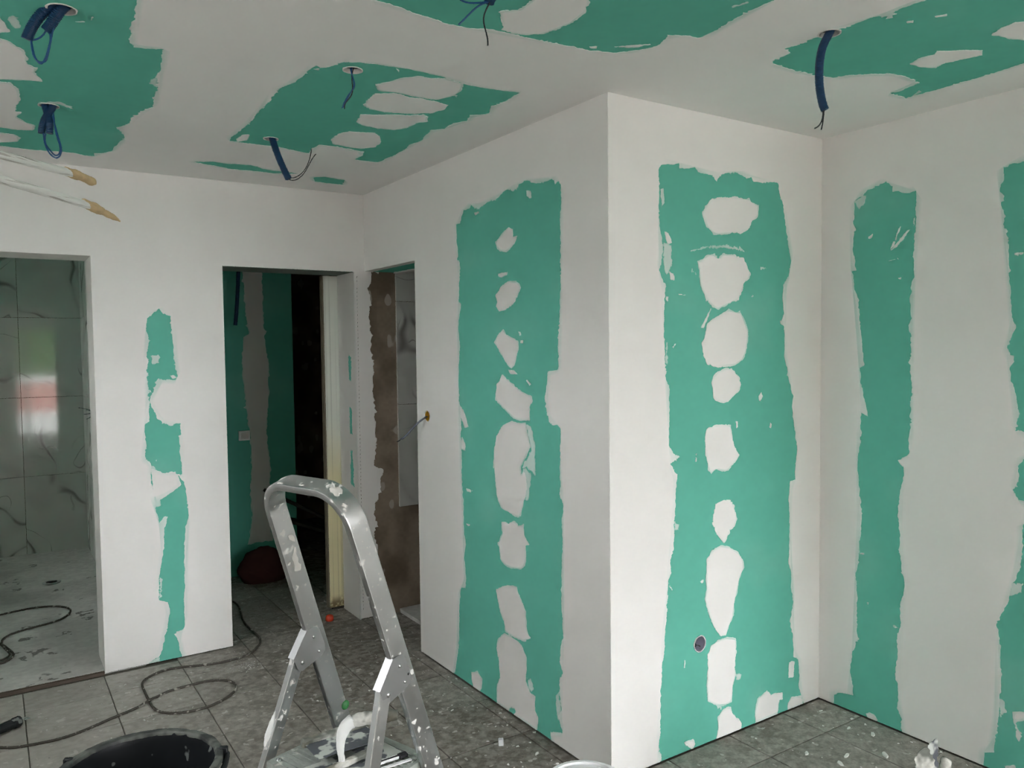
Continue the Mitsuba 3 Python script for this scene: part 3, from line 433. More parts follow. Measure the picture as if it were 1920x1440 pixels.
# shower room
struct('floor_shower', None or trimesh.Trimesh(np.array([(-.9, 4.372, .014), (.62, 4.372, .014), (.62, 7.24, .034), (-.9, 7.24, .034), (.312, 6.27, .012), (-.9, 4.372, -.006), (.62, 4.372, -.006)]),
       np.array([[0, 1, 4], [1, 2, 4], [2, 3, 4], [3, 0, 4], [0, 5, 6], [0, 6, 1]]), process=False), 'm_tray')
struct('trim_1', bx((-.9, 4.350, -.004), (.428, 4.372, 0.0125), .001), 'm_brown')
rot = math.radians(1.8)
SB = ((0.2, 7.2, 0), (math.cos(rot), -math.sin(rot), 0), (0, 0, 1), (-math.sin(rot), -math.cos(rot), 0))
def wall_tiles(wall, frame, cols, rows, thick=0.010, gap=0.0016, seed=0):
    for a, (u0, u1) in enumerate(zip(cols[:-1], cols[1:])):
        for b, (v0, v1) in enumerate(zip(rows[:-1], rows[1:])):
            m = extrude(sbox(u0 + gap, v0 + gap, u1 - gap, v1 - gap), frame, thick, 0.0)
            o, U, V, N = [np.array(x, float) for x in frame]
            off = np.array([(a * 3.7 + b * 1.9 + seed * 5.3) % 9, (a * 2.3 + b * 4.1 + seed) % 9])
            uv = np.c_[(m.vertices - o) @ U, (m.vertices - o) @ V] + off
            put('wall_tile', m, 'm_marble', wall, uv=uv)
struct('wall_shower_back', extrude(sbox(-1.15, 0, 0.47, HC), SB, 0.0, -0.08), 'm_cement')
wall_tiles('wall_shower_back', SB, [-1.10, -0.40, 0.0, 0.427], [0.03, 0.640, 1.256, 1.876, 2.49], seed=1)
SR = ((0.63, 0, 0), (0, 1, 0), (0, 0, 1), (-1, 0, 0))
struct('wall_shower_right', bx((0.63, YA + .26, 0), (0.71, 7.3, HC)), 'm_cement')
wall_tiles('wall_shower_right', SR, [YA + .265, 5.20, 5.80, 6.40, 7.0, 7.165], [0.03, 0.640, 1.256, 1.876, 2.49], seed=2)
struct('wall_shower_left', extrude(sbox(YA + .26, 0, 7.3, HC).difference(sbox(5.2, 1.5, 5.7, 2.0)), ((-.9, 0, 0), Y3, Z3, X3), 0.0, -0.10), 'm_white')  # opening cut for the added window
# dark room behind the middle doorway
DR = ((0, 5.72, 0), X3, Z3, -Y3)
struct('wall_dark_room', bx((0.71, 5.72, 0), (1.86, 5.80, HC)), 'm_green')
stripe = rough(Polygon([(1.50, .22), (1.68, .22), (1.66, .4), (1.675, .75), (1.655, 1.0), (1.675, 1.3), (1.68, 1.5), (1.655, 1.72), (1.645, 2.5), (1.50, 2.5), (1.525, 1.95), (1.545, 1.72), (1.505, 1.70), (1.495, 1.45), (1.515, 1.2), (1.54, 1.0), (1.545, .8), (1.53, .6), (1.535, .4)]), .006, .01, 4)
mesh, uv = skin(stripe, DR, .0016, .5, .15, .012, 9); put('plaster_coat', mesh, 'm_plaster', 'wall_dark_room', uv=uv)
struct('wall_dark_room_right', bx((2.82, YA + .26, 0), (2.92, 7.35, HC)), 'm_cement')
struct('wall_dark_room_end', bx((0.71, 7.3, 0), (2.92, 7.4, HC)), 'm_cement')
# small tiled room behind the right doorway
struct('wall_small_room', bx((2.90, YC + .1, 0), (3.0, YA + .26, HC)), 'm_cement')
S3 = ((0, YA - .001, 0), X3, Z3, -Y3)
wall_tiles('wall_left', S3, [2.046, 2.646, 2.88], [0.646, 1.266, 1.886, 2.49], thick=0.014, seed=3)

# outside
struct('ground', bx((-40, -60, -1.2), (40, YR - .26, -0.95)), 'm_concrete')
struct('ground_left', bx((-40, YR - .26, -1.2), (XL - .26, 40, -0.95)), 'm_concrete')

# ------------------------------------------------------------------ objects
G = json.loads('''{"c1":{"hole":[0.19,2.407,2.5],"tube":[[[0.188,2.409,2.521],[0.172,2.42,2.51],[0.144,2.437,2.483],[0.123,2.448,2.448],[0.113,2.454,2.422]],[[0.204,2.398,2.512],[0.191,2.406,2.499],[0.171,2.418,2.468],[0.155,2.427,2.443]]],"wire":[[[0.12,2.449,2.427],[0.125,2.445,2.399],[0.13,2.44,2.374],[0.141,2.432,2.358],[0.15,2.426,2.368],[0.158,2.422,2.392],[0.165,2.419,2.426],[0.16,2.424,2.44]],[[0.122,2.448,2.424],[0.126,2.442,2.381],[0.136,2.435,2.364],[0.15,2.426,2.363],[0.156,2.422,2.376],[0.162,2.42,2.401],[0.168,2.418,2.432],[0.177,2.414,2.468],[0.188,2.409,2.503]],[[0.155,2.427,2.443],[0.143,2.434,2.427],[0.127,2.445,2.42]],[[0.18,2.414,2.51],[0.172,2.418,2.486],[0.149,2.432,2.455]]]},"c2":{"hole":[0.216,3.358,2.5],"tube":[[[0.204,3.367,2.516],[0.206,3.364,2.489],[0.212,3.359,2.465],[0.214,3.354,2.399]],[[0.231,3.349,2.515],[0.224,3.352,2.488],[0.208,3.361,2.463],[0.19,3.37,2.4]]],"wire":[[[0.196,3.365,2.4],[0.2,3.361,2.357],[0.215,3.349,2.322],[0.234,3.336,2.31],[0.247,3.328,2.331],[0.242,3.334,2.376],[0.233,3.343,2.422],[0.225,3.35,2.463]],[[0.203,3.361,2.399],[0.203,3.359,2.357],[0.218,3.347,2.331],[0.232,3.337,2.318],[0.244,3.33,2.335],[0.236,3.338,2.389],[0.23,3.345,2.438],[0.228,3.349,2.473]]]},"c3":{"hole":[1.009,2.435,2.5],"wire":[[[1.008,2.436,2.508],[1.008,2.434,2.476],[1.011,2.431,2.45],[1.0,2.436,2.425],[0.987,2.444,2.396],[0.976,2.45,2.377]],[[1.013,2.433,2.508],[1.006,2.435,2.471],[1.007,2.433,2.447],[1.003,2.434,2.419],[0.99,2.442,2.399],[0.983,2.445,2.375]],[[1.003,2.439,2.507],[1.011,2.432,2.467],[1.011,2.43,2.443],[0.996,2.439,2.42],[0.982,2.447,2.392],[0.979,2.448,2.382]]]},"c4":{"hole":[1.033,3.398,2.5],"tube":[[[1.034,3.399,2.523],[1.042,3.391,2.482],[1.059,3.377,2.418],[1.09,3.351,2.329]]],"wire":[[[1.088,3.353,2.334],[1.103,3.342,2.322],[1.129,3.325,2.333],[1.155,3.31,2.369],[1.174,3.3,2.408],[1.191,3.29,2.432]],[[1.084,3.355,2.336],[1.116,3.334,2.336],[1.146,3.316,2.363],[1.166,3.305,2.408],[1.175,3.301,2.453]]]},"c5":{"hole":[1.09,1.682,2.5],"tube":[[[1.093,1.681,2.522],[1.083,1.686,2.492],[1.072,1.693,2.471],[1.066,1.696,2.457]]],"wire":[[[1.068,1.694,2.459],[1.057,1.7,2.434],[1.053,1.702,2.413],[1.057,1.698,2.384],[1.059,1.694,2.351]]],"bluewire":[[[1.066,1.696,2.459],[1.036,1.715,2.456],[1.014,1.73,2.46],[0.998,1.741,2.475]],[[1.065,1.696,2.458],[1.043,1.71,2.448],[1.024,1.722,2.429],[1.001,1.736,2.403]]]},"c6":{"hole":[2.061,1.432,2.5],"tube":[[[2.068,1.429,2.521],[2.058,1.434,2.494],[2.044,1.441,2.463],[2.035,1.445,2.419],[2.031,1.444,2.365],[2.035,1.439,2.311],[2.042,1.432,2.278]]],"wire":[[[2.04,1.434,2.283],[2.036,1.434,2.249],[2.031,1.436,2.221]],[[2.037,1.436,2.283],[2.034,1.436,2.249],[2.025,1.441,2.232],[2.015,1.447,2.225]]]},"wallcable":[[1.885,3.64,1.254],[1.845,3.604,1.248],[1.815,3.605,1.23],[1.795,3.633,1.199],[1.77,3.663,1.16],[1.755,3.695,1.139]],"cable":[[1.246,5.136],[1.241,4.95],[1.205,4.741],[1.2,4.56],[1.204,4.424],[1.188,4.327],[1.142,4.247],[1.069,4.181],[0.922,4.164],[0.796,4.203],[0.688,4.222],[0.614,4.187],[0.569,4.128],[0.558,4.012],[0.559,3.881],[0.573,3.761],[0.623,3.695],[0.698,3.668],[0.781,3.674],[0.874,3.729],[0.926,3.804],[0.927,3.877],[0.893,3.931],[0.816,3.962],[0.747,3.959],[0.64,3.941],[0.559,3.881],[0.463,3.825],[0.382,3.789],[0.279,3.738],[0.184,3.716],[0.094,3.725],[0.037,3.738],[-0.016,3.774],[-0.125,3.898]],"scable":[[-0.076,5.636],[0.005,5.659],[0.144,5.693],[0.257,5.674],[0.339,5.603],[0.367,5.509],[0.346,5.417],[0.293,5.34],[0.209,5.3],[0.129,5.271],[0.05,5.223],[0.009,5.134],[0.017,5.042],[0.045,4.931],[0.055,4.843],[0.028,4.785],[-0.012,4.754],[-0.095,4.763]],"scable2":[[-0.05,5.061],[-0.016,5.122],[0.006,5.06],[0.03,4.941],[0.039,4.872],[0.014,4.82],[-0.018,4.809],[-0.096,4.829]],"sbranch":[[0.6,6.473,1.187],[0.6,7.192,1.192],[0.6,7.666,1.181],[0.6,7.354,1.122],[0.6,7.234,1.082],[0.6,6.89,1.093]],"plug":[[-0.06,3.89,0.022],[0.064,3.964,0.022],[0.085,3.986,0.022]]}''')
# outside, seen only as a reflection in the shower tiles
def hedge_mesh():
    m = trimesh.creation.box(extents=(9, 1.6, 4.6)); 
    for _ in range(4): m = m.subdivide()
    v = m.vertices; v = v + (meshkit.fbm(v * 2.2, 3) - .5)[:, None] * np.array([.5, .7, .6]) ; m.vertices = v + [-2.0, -12.0, 1.36]; return m
put('hedge', hedge_mesh(), 'm_hedge', smooth=True, label='green garden hedge mirrored in the shower tiles', category='hedge')
gw = thing('garden_wall', 'low pink garden wall with white coping mirrored in the shower tiles', 'wall')
put('plinth', bx((-6, -9.2, -.96), (2.2, -9.0, .10)), 'm_frame', gw); put('wall_body', bx((-6, -9.19, .10), (2.2, -9.01, .85)), 'm_pink', gw); put('coping', bx((-6.03, -9.23, .85), (2.23, -8.97, 1.0), .01), 'm_frame', gw)

# ---- ceiling conduits and wires
def corrugated(path, r, n=None):
    p0 = spline(path, 60); L = np.linalg.norm(np.diff(p0, axis=0), axis=1).sum()
    n = max(24, int(L / 0.0011)); p1 = spline(path, n); s = np.linspace(0, L, n)
    rr = r * (1 + 0.055 * np.sign(np.sin(2 * np.pi * s / 0.0042)))
    return tube(p1, rr, 12)
CL = {'c1': ('conduit_bundle', 'pair of short blue corrugated conduits with looped wires, nearest ceiling hole at far left', 'cable', .0135),
      'c2': ('conduit_bundle', 'two crossed blue conduits with a long hanging wire loop, just above the white poles', 'cable', .0120),
      'c3': ('hanging_wires', 'bare twisted blue wires hanging from the round ceiling hole in the middle green patch', 'wire', .01),
      'c4': ('conduit', 'straight slanting blue conduit whose dark wire ends curl up, near the left doorways', 'cable', .0135),
      'c5': ('conduit', 'blue conduit stub with one long dark wire, cut by the top edge of the picture', 'cable', .0125),
      'c6': ('conduit', 'long curved blue conduit hanging from the ceiling near the right wall', 'cable', .0115)}
for c in ('c1', 'c2', 'c3', 'c4', 'c5', 'c6'):
    name, lab, ca, r = CL[c]; t = thing(name, lab, ca); g = G[c]
    for q in g.get('tube', []): put('conduit_tube', corrugated(q, r), 'm_blue', t, smooth=40)
    for i, q in enumerate(g.get('wire', [])):
        dark = c in ('c4', 'c5', 'c6')
        put('wire', tube(spline(q, 50), {'c1': .0023, 'c2': .0026, 'c3': .0019, 'c4': .0019, 'c5': .0019, 'c6': .0020}[c], 7), 'm_darkwire' if dark or (c in ('c3',) and i == 1) else 'm_bluewire', t, smooth=True)
    for q in g.get('bluewire', []): put('wire', tube(spline(q, 40), .0022, 7), 'm_bluewire', t, smooth=True, label='bright blue wire')

# ---- cable box in the wall by the right doorway
wb = thing('wall_cable_box', 'grey cable poking out of a round yellow box in the wall beside the right doorway', 'cable outlet')
put('box', lathe([(0.0005, -.05), (.025, -.05), (.0265, -.0495), (.0265, 0.0006), (.0235, .0006), (.0235, -.046), (.0005, -.046)], 32, (XB, 3.588, 1.258), [-1, 0, 0]), 'm_yellow', wb, smooth=40, label='round yellow box')
cb = spline(G['wallcable'], 40)
put('cable', tube(cb, .0050, 8), 'm_greywire', wb, smooth=True)
for k in range(3): put('wire_end', tube(spline([cb[-1], cb[-1] + [-.006, .008 + .004 * k, -.006 - .004 * k], cb[-1] + [-.012, .018 + .006 * k, -.012 - .002 * k]], 8), .0012, 6), 'm_darkwire', wb, smooth=True)

# ---- empty socket box in the corner wall
sb = thing('socket_box', 'round empty pale socket box with dark wires sunk low in the corner wall', 'socket box')
put('box', lathe([(0.0005, -.046), (.028, -.046), (.0305, -.045), (.0305, .0022), (.0335, .0028), (.0335, .0005), (.031, -.0002)], 40, (2.315, YC, .419), [0, -1, 0]), 'm_violet', sb, smooth=40)
for pts in ([(2.297, YC + .04, .445), (2.296, YC + .012, .43), (2.300, YC + .006, .415), (2.306, YC + .03, .40)], [(2.290, YC + .03, .420), (2.302, YC + .008, .416), (2.318, YC + .004, .409), (2.326, YC + .008, .402)], [(2.30, YC + .04, .44), (2.303, YC + .02, .437), (2.302, YC + .02, .40)]):
    put('wire', tube(spline(pts, 24), .0018, 7), 'm_darkwire', sb, smooth=True)

# ---- the two white poles reaching in from the left
def pole(lab, a, b, tip, w):
    t = thing('pole', lab, 'pole')
    a, b, tip = [np.array(x) for x in (a, b, tip)]; d = (b - a) / np.linalg.norm(b - a)
    start = a + d * (XL + .0005 - a[0]) / d[0]
    put('shaft', tube(np.array([start + (b - start) * s for s in np.linspace(0, 1, 12)]), .0102, 16), 'm_pole', t, smooth=40)
    e = tip - b; L = np.linalg.norm(e); e /= L
    s = np.linspace(-.25, 1, 26); p = b + e * L * s[:, None]
    p[:, 2] -= .006 * np.maximum(s, 0) ** 2
    rr = .0118 + .0014 * np.sin(np.clip(s, 0, 1) * 9 + w) * (s > 0); rr = rr * np.sqrt(np.clip((1.0 - s) / w, 0.03, 1)) 
    m = tube(p, rr, 16); v = m.vertices; m.vertices = v + (meshkit.noise(v * 110, 3) - .5)[:, None] * [.003, .003, .004]
    put('wrapped_end', m, 'm_tape', t, smooth=True, label='tan tape-wrapped end')
pole('upper white pole with a blunt tan taped end, below the ceiling at far left', (.039, 2.22, 2.066), (.200, 2.395, 2.074), (.262, 2.445, 2.068), .22)
pole('lower white pole with a pointed ragged tan end, below the ceiling at far left', (.037, 2.218, 2.009), (.241, 2.392, 1.992), (.318, 2.440, 1.970), .75)

# ---- shower: drain, wires, cable
sd = thing('shower_drain', 'round dark metal drain in the dusty shower floor', 'drain')
put('ring', lathe([(.035, .0), (.056, .0), (.058, .003), (.050, .006), (.037, .005), (.035, 0)], 32, (.312, 6.27, .0165)), 'm_steel', sd, smooth=40)
put('grate', cat([lathe([(.0005, .003), (.034, .003), (.034, 0)], 32, (.312, 6.27, .0165))] + [bx((.312 - .03, 6.27 + k * .012 - .002, .0195), (.312 + .03, 6.27 + k * .012 + .002, .0215)) for k in (-2, -1, 0, 1, 2)]), 'm_black', sd)
sw = thing('wall_wires', 'thin dark wires sticking out of the shower wall beside the left doorway jamb', 'wires')
for i, (dx, dz, dy) in enumerate(((-.10, .035, .01), (-.06, .02, -.02), (-.07, -.012, .0), (-.05, -.05, .02), (-.03, -.03, -.03), (-.02, -.055, .01))):
    b = np.array([.62, 6.35, 1.175]); put('wire', tube(spline([b + [.002, 0, 0], b + [dx * .5, dy, dz * .7], b + [dx, dy * 2, dz]], 14), .0022, 6), 'm_darkwire', sw, smooth=True)
def floor_z(x, y): return .016 + .02 * np.clip((y - 4.4) / 2.8, 0, 1)
sc = thing('shower_cable', 'dark cable looping over the pale dusty shower floor', 'cable')
for q, r in ((G['scable'], .0055), (G['scable2'], .005)):
    a = spline([[x, y, .022] for x, y in q], 160); a[:, 2] = .0145 + .004 * np.clip((6.2 - a[:, 1]) / 2, 0, 1) + r * .8; put('strand', tube(a, r, 8), 'm_cable', sc, smooth=True)

# ---- floor cable with its loop, and the plug
q = spline([[x, y, .0055] for x, y in G['cable']], 420)
for i in range(len(q)):                                       # where it crosses itself the upper strand rides over
    for j in range(0, i - 30):
        if np.hypot(*(q[i, :2] - q[j, :2])) < .016: q[i, 2] = max(q[i, 2], .0165)
k = np.ones(9) / 9; zz = np.convolve(np.pad(q[:, 2], 4, mode='edge'), k, 'valid'); q[:, 2] = np.maximum(zz, .0055)
fc = thing('floor_cable', 'long dusty grey cable looped on the floor tiles from the dark doorway', 'cable')
put('cable_run', tube(q, .0055, 9), 'm_cable', fc, smooth=True)
pg = thing('power_plug', 'dusty black power plug lying on the floor tiles at far left', 'plug')
a, b = np.array([-.075, 3.875, .0235]), np.array([.05, 3.950, .0235]); d = (b - a) / np.linalg.norm(b - a); b = b + d * .014
put('body', lathe([(.001, 0), (.010, 0), (.013, .02), (.018, .05), (.0205, .10), (.0205, .128), (.0232, .130), (.0232, .152), (.020, .157), (.001, .157)], 28, a, d), 'm_tub', pg, smooth=40)
s = np.cross(d, Z3)
for e in (-1, 1): put('prong', tube([b + d * .010 + s * e * .009, b + d * .034 + s * e * .009], .0024, 8), 'm_steel', pg, smooth=40)
put('cord', tube(spline([a + d * .004, a - d * .05 - [0, 0, .012], a - d * .2 + [0, -.05, -.014], [-.45, 3.6, .0055]], 30), .0055, 8), 'm_cable', pg, smooth=True)

# ---- mortar tub
tb = thing('mortar_tub', 'black round mortar tub with plaster stained rim at bottom left', 'tub')
TC, TR, TH = (.338, 2.590), .236, .345
prof = [(.001, .004), (.185, .004), (.20, .0), (.205, .012), (TR - .012, TH - .02), (TR - .006, TH - .004)]
inner = [(TR - .018, TH - .006), (TR - .024, TH - .03), (.20, .05), (.19, .022), (.001, .022)]
put('bowl', lathe(prof + inner, 72, (*TC, 0)), 'm_tub', tb, smooth=35)
m = lathe([(TR - .020, TH - .012), (TR - .019, TH - .002), (TR - .012, TH + .003), (TR + .004, TH), (TR + .006, TH - .010), (TR - .004, TH - .020)], 96, (*TC, 0)); v = m.vertices
m.vertices = v + (meshkit.noise(v * 60, 2) - .5)[:, None] * .003; put('rim', m, 'm_rim', tb, smooth=50, label='grey plaster-smeared rolled rim')
hd = np.array([.90, -.435, 0]); hp = np.array([*TC, TH - .020]) + hd * (TR - .022); hs = np.array([.435, .90, 0])
put('handle', cat([obox(hp - hs * .075 + hd * .004, hp - hs * .075 + hd * .03, .018, .05, c=.003), obox(hp + hs * .075 + hd * .004, hp + hs * .075 + hd * .03, .018, .05, c=.003), tube(spline([hp - hs * .078 + hd * .026, hp + hd * .034 - [0, 0, .004], hp + hs * .078 + hd * .026], 20), .009, 10)]), 'm_tub', tb, smooth=40)
put('handle', cat([obox(hp * [1, 1, 1] - hd * (2 * TR - .04) - hs * .075, hp - hd * (2 * TR - .014) - hs * .075, .018, .05, c=.003), obox(hp - hd * (2 * TR - .04) + hs * .075, hp - hd * (2 * TR - .014) + hs * .075, .018, .05, c=.003), tube(spline([hp - hs * .078 - hd * (2 * TR - .018), hp - hd * (2 * TR - .010) - [0, 0, .004], hp + hs * .078 - hd * (2 * TR - .018)], 20), .009, 10)]), 'm_tub', tb, smooth=40)
put('residue', lathe([(.001, .034), (.12, .032), (.203, .028), (.203, .0225), (.001, .0225)], 48, (*TC, 0)), 'm_rim', tb, smooth=40, label='dried plaster residue in the bottom')
px_ = thing('mixing_paddle', 'round pale plaster-coated lump lying inside the black tub', 'tool')
pm = lathe([(.001, .05), (.03, .048), (.048, .03), (.05, .012), (.04, 0), (.001, 0)], 28, (.42, 2.60, .036)); v = pm.vertices; pm.vertices = v + (meshkit.noise(v * 70) - .5)[:, None] * .004
put('head', pm, 'm_crust', px_, smooth=True)

# ---- white bucket, only its rim in view
wbk = thing('bucket', 'white plastic bucket, only its curved rim showing at the bottom edge', 'bucket')
BC, BR, BH = (1.383, 1.735), .112, .36
put('shell', lathe([(.001, .003), (.082, .003), (.085, .0), (.088, .006), (BR - .003, BH - .004), (BR + .004, BH - .004), (BR + .004, BH), (BR - .006, BH), (BR - .008, BH - .01), (.083, .012), (.001, .012)], 64, (*BC, 0)), 'm_whiteplastic', wbk, smooth=35)
put('filling', lathe([(.001, BH - .004), (BR - .012, BH - .006), (BR - .009, BH - .012), (BR - .011, BH - .03), (.001, BH - .03)], 48, (*BC, 0)), 'm_whiteplastic', wbk, smooth=40, label='white paste filling the bucket')

# ---- small things on the floor
oc = thing('red_cap', 'small red plastic cap on the floor before the dark doorway', 'cap')
put('shell', lathe([(.001, .034), (.014, .033), (.022, .026), (.024, .012), (.021, 0), (.001, 0)], 24, (1.63, 4.452, .001)), 'm_red', oc, smooth=True)
bc = thing('tile_spacer_block', 'small white hollow plastic block on the floor tiles beside the corner wall', 'block')
cx, cy, a = 1.672, 2.640, .010
R2 = trimesh.transformations.rotation_matrix(math.radians(-28), Z3, (cx, cy, 0))
bm = cat([bx((cx - a, cy - a, .0005), (cx - a + .003, cy + a, .024)), bx((cx + a - .003, cy - a, .0005), (cx + a, cy + a, .024)), bx((cx - a + .003, cy - a, .0005), (cx + a - .003, cy - a + .003, .024)), bx((cx - a + .003, cy + a - .003, .0005), (cx + a - .003, cy + a, .024)), bx((cx - a + .003, cy - a + .003, .0005), (cx + a - .003, cy + a - .003, .012))])
bm.apply_transform(R2); put('body', bm, 'm_whiteplastic', bc)
chips = []
def chip(x, y, r, h):
    n = rng.integers(4, 7); an = np.sort(rng.random(n)) * 6.283; el = .4 + .6 * rng.random(); th = rng.random() * 3.14
    p = np.c_[np.cos(an) * r, np.sin(an) * r * el]; p = p @ np.array([[math.cos(th), -math.sin(th)], [math.sin(th), math.cos(th)]])
    top = np.c_[p * .8, h * (.6 + .5 * rng.random(n))]; bot = np.c_[p, np.zeros(n)]
    try: m = trimesh.convex.convex_hull(np.vstack([top, bot]))
    except Exception: return
    m.apply_translation((x, y, .0002)); chips.append(m)
BLK = unary_union([sbox(XB - .012, YC - .012, 3.2, 3.71), sbox(-2, YA - .05, 1.06, 5), sbox(1.78, YA - .012, 3, 5)]).union(Point(TC).buffer(.27)).union(Point(BC).buffer(.13))
def scatter(n, fn, r0, r1):
    for _ in range(n):
        x, y = fn()
        if BLK.contains(Point(x, y)) or x > XD - .02: continue
        r = r0 + (r1 - r0) * rng.random() ** 3; chip(x, y, r, r * .5)
scatter(170, lambda: (rng.uniform(1.0, 1.84), rng.uniform(2.2, 4.3)), .0016, .008)
scatter(90, lambda: (1.845 - abs(rng.normal(0, .13)), rng.uniform(2.2, 3.7)), .0018, .010)
scatter(60, lambda: (rng.uniform(1.9, 3.05), rng.uniform(1.45, 2.15)), .0016, .009)
scatter(28, lambda: (XD - .02 - abs(rng.normal(0, .08)), rng.uniform(1.2, 2.1)), .0016, .011)
scatter(110, lambda: (rng.uniform(.0, 1.7), rng.uniform(3.3, 4.3)), .0016, .007)
scatter(110, lambda: (1.04 + rng.normal(0, .045), 4.05 + rng.normal(0, .03)), .0016, .005)
scatter(50, lambda: (.62 + rng.normal(0, .08), 3.70 + rng.normal(0, .02)), .0016, .006)
scatter(60, lambda: (rng.uniform(1.15, 1.75), rng.uniform(4.2, 5.4)), .002, .007)
put('plaster_crumbs', cat(chips), 'm_chip', label='white plaster crumbs scattered over the floor tiles', category='debris', kind='stuff')
FL = ((2.62, 1.90, .018, .5, 'plaster flake farthest left on the floor below the corner wall'), (2.73, 1.80, .02, .3, 'plaster flake in the middle of the right floor corner'), (2.97, 1.84, .02, .6, 'plaster flake close to the foot of the right wall'),
      (2.86, 1.72, .026, .9, 'largest plaster flake on the floor in front of the right wall'), (2.94, 1.93, .014, .2, 'small plaster flake behind the largest one near the right wall'), (2.66, 1.78, .022, 1.2, 'plaster flake nearest the bottom edge in the right floor corner'),
      (2.98, 2.09, .012, 0, 'tiny plaster flake right in the floor corner where both walls meet'), (1.66, 3.02, .010, .4, 'plaster flake midway along the floor left of the corner wall'), (1.75, 2.50, .014, .5, 'curled plaster flake at the wall foot above the white bucket'))
for x, y, r, w, lab in FL:
    n = 9; an = np.arange(n) * 2 * np.pi / n; p = np.c_[np.cos(an), np.sin(an) * .4] * r * (.75 + .5 * rng.random((n, 1))); c_, s_ = math.cos(w), math.sin(w); p = p @ np.array([[c_, s_], [-s_, c_]])
    m = trimesh.convex.convex_hull(np.vstack([np.c_[p, np.zeros(n)], np.c_[p * .8, np.full(n, r * .18)]])); m.apply_translation((x, y, .0003))
    k_ = put('plaster_flake', m, 'm_chip'); tag(k_, lab, 'flake', 'plaster flakes along the walls')

# ---- board standing in the dark doorway, stack of tiles in the small room
bd = thing('door_board', 'tall pale board with yellowed lower part standing in the dark middle doorway', 'board')
put('panel', bx((1.699, 4.622, .016), (1.838, 4.662, 2.048), .002), 'm_board', bd)
put('edge_strip', bx((1.690, 4.624, .018), (1.699, 4.660, 2.046)), 'm_boardedge', bd, label='dark edge')
put('foot', bx((1.72, 4.63, 0.0), (1.82, 4.655, .016)), 'm_darkboard', bd)
ts = thing('tile_stack', 'large pale wood-grain floor tiles stacked flat just inside the right doorway', 'tiles')
for i in range(3): put('tile', bx((2.035 - .004 * i, 3.76, .0005 + .0105 * i), (2.635 - .004 * i, 4.335 - .003 * i, .010 + .0105 * i), .001), 'm_tray', ts)

# ---- dark room: conduit, box, sack, planks
dc = thing('conduit', 'dark blue conduit hanging in the dark room behind the middle doorway', 'cable')
put('conduit_tube', corrugated([(1.452, 5.55, 2.52), (1.445, 5.55, 2.2), (1.425, 5.55, 1.9), (1.412, 5.55, 1.775)], .013), 'm_blue', dc, smooth=40)
ds = thing('wall_socket', 'small pale socket on the green wall of the dark room', 'socket')
put('plate', bx((1.455, 5.704, .965), (1.535, 5.7195, 1.035), .003), 'm_frame', ds); put('insert', bx((1.470, 5.700, .978), (1.520, 5.704, 1.022), .001), 'm_white', ds)
sk = thing('sack', 'crumpled dark sack on the floor of the dark room', 'sack')
m = trimesh.creation.icosphere(4); v = m.vertices.copy(); v *= [.17, .10, .14]; v *= (1 + .35 * (meshkit.fbm(v * 14, 3) - .5))[:, None]; v[:, 2] = np.maximum(v[:, 2], -.09) + .0915; m.vertices = v + [1.545, 5.50, 0]
put('bag', m, 'm_sack', sk, smooth=True)
for i, (x0, x1, y0, y1, z1) in enumerate(((1.62, 2.62, 5.68, 5.60, .60), (1.70, 2.70, 5.70, 5.25, .40))):
    p_ = thing('plank', 'dark plank leaning %s in the dark room' % ('nearest the back' if i == 0 else 'in front of the other plank'), 'plank')
    put('board', obox((x1, y1, .02), (x0, y0, z1), .10, .022, c=.002), 'm_darkboard', p_)

# ---- aluminium step ladder.  own axes: fore (towards its climbing side), lat (towards its right rail), z
PH = .322; LO = np.array([.639, 1.739]); KL, SPL, WI, TH_, DP = .327, .029, .3065, .021, .057
fo = np.array([math.cos(PH), math.sin(PH), 0]); la = np.array([math.sin(PH), -math.cos(PH), 0]); L0 = np.array([*LO, 0])
def LD(f, l, z): return L0 + fo * f + la * l + Z3 * z
dep = (fo + KL * Z3) / math.hypot(1, KL)                     # across the rail's wide face
lean = (-KL * fo + Z3) / math.hypot(1, KL)                   # up along the rail
ld = thing('step_ladder', 'aluminium step ladder with curved handrail, spattered with plaster, in the foreground', 'ladder')
# handrail and front rails: one bent flat tube.  in-plane coordinates: a along lat, u along lean (0 at z=0)
norm = math.hypot(1, KL); UT = (1.267) * norm - TH_ / 2
LE = LD(KL * 1.36, 0, 0)                                      # u = 0 point of the aft face line
def sp(u): return SPL * (1.36 - u / norm)
def rail_path():
    R, pts = .092, []
    zr = [u for u in np.linspace(.02, UT - R, 26)]
    for u in zr: pts.append((-WI - TH_ / 2 - sp(u), u))
    al = -WI - TH_ / 2 - sp(UT - R); ar = -TH_ / 2 + sp(UT - R)
    for t in np.linspace(math.pi, math.pi / 2, 16)[1:]: pts.append((al + R + R * math.cos(t), UT - R + R * math.sin(t)))
    for a in np.linspace(al + R, ar - R, 6)[1:-1]: pts.append((a, UT))
    for t in np.linspace(math.pi / 2, 0, 16): pts.append((ar - R + R * math.cos(t), UT - R + R * math.sin(t)))
    for u in zr[::-1][1:]: pts.append((-TH_ / 2 + sp(u), u))
    return np.array(pts)
rp = rail_path(); n = len(rp); tg = np.gradient(rp, axis=0); tg /= np.linalg.norm(tg, axis=1, keepdims=True)
nr = np.c_[-tg[:, 1], tg[:, 0]]
c = .0045; h = TH_ / 2
prof = [(-h + c, 0), (h - c, 0), (h - c * .3, c * .3), (h, c), (h, DP - c), (h - c * .3, DP - c * .3), (h - c, DP), (-h + c, DP), (-h + c * .3, DP - c * .3), (-h, DP - c), (-h, c), (-h + c * .3, c * .3)]
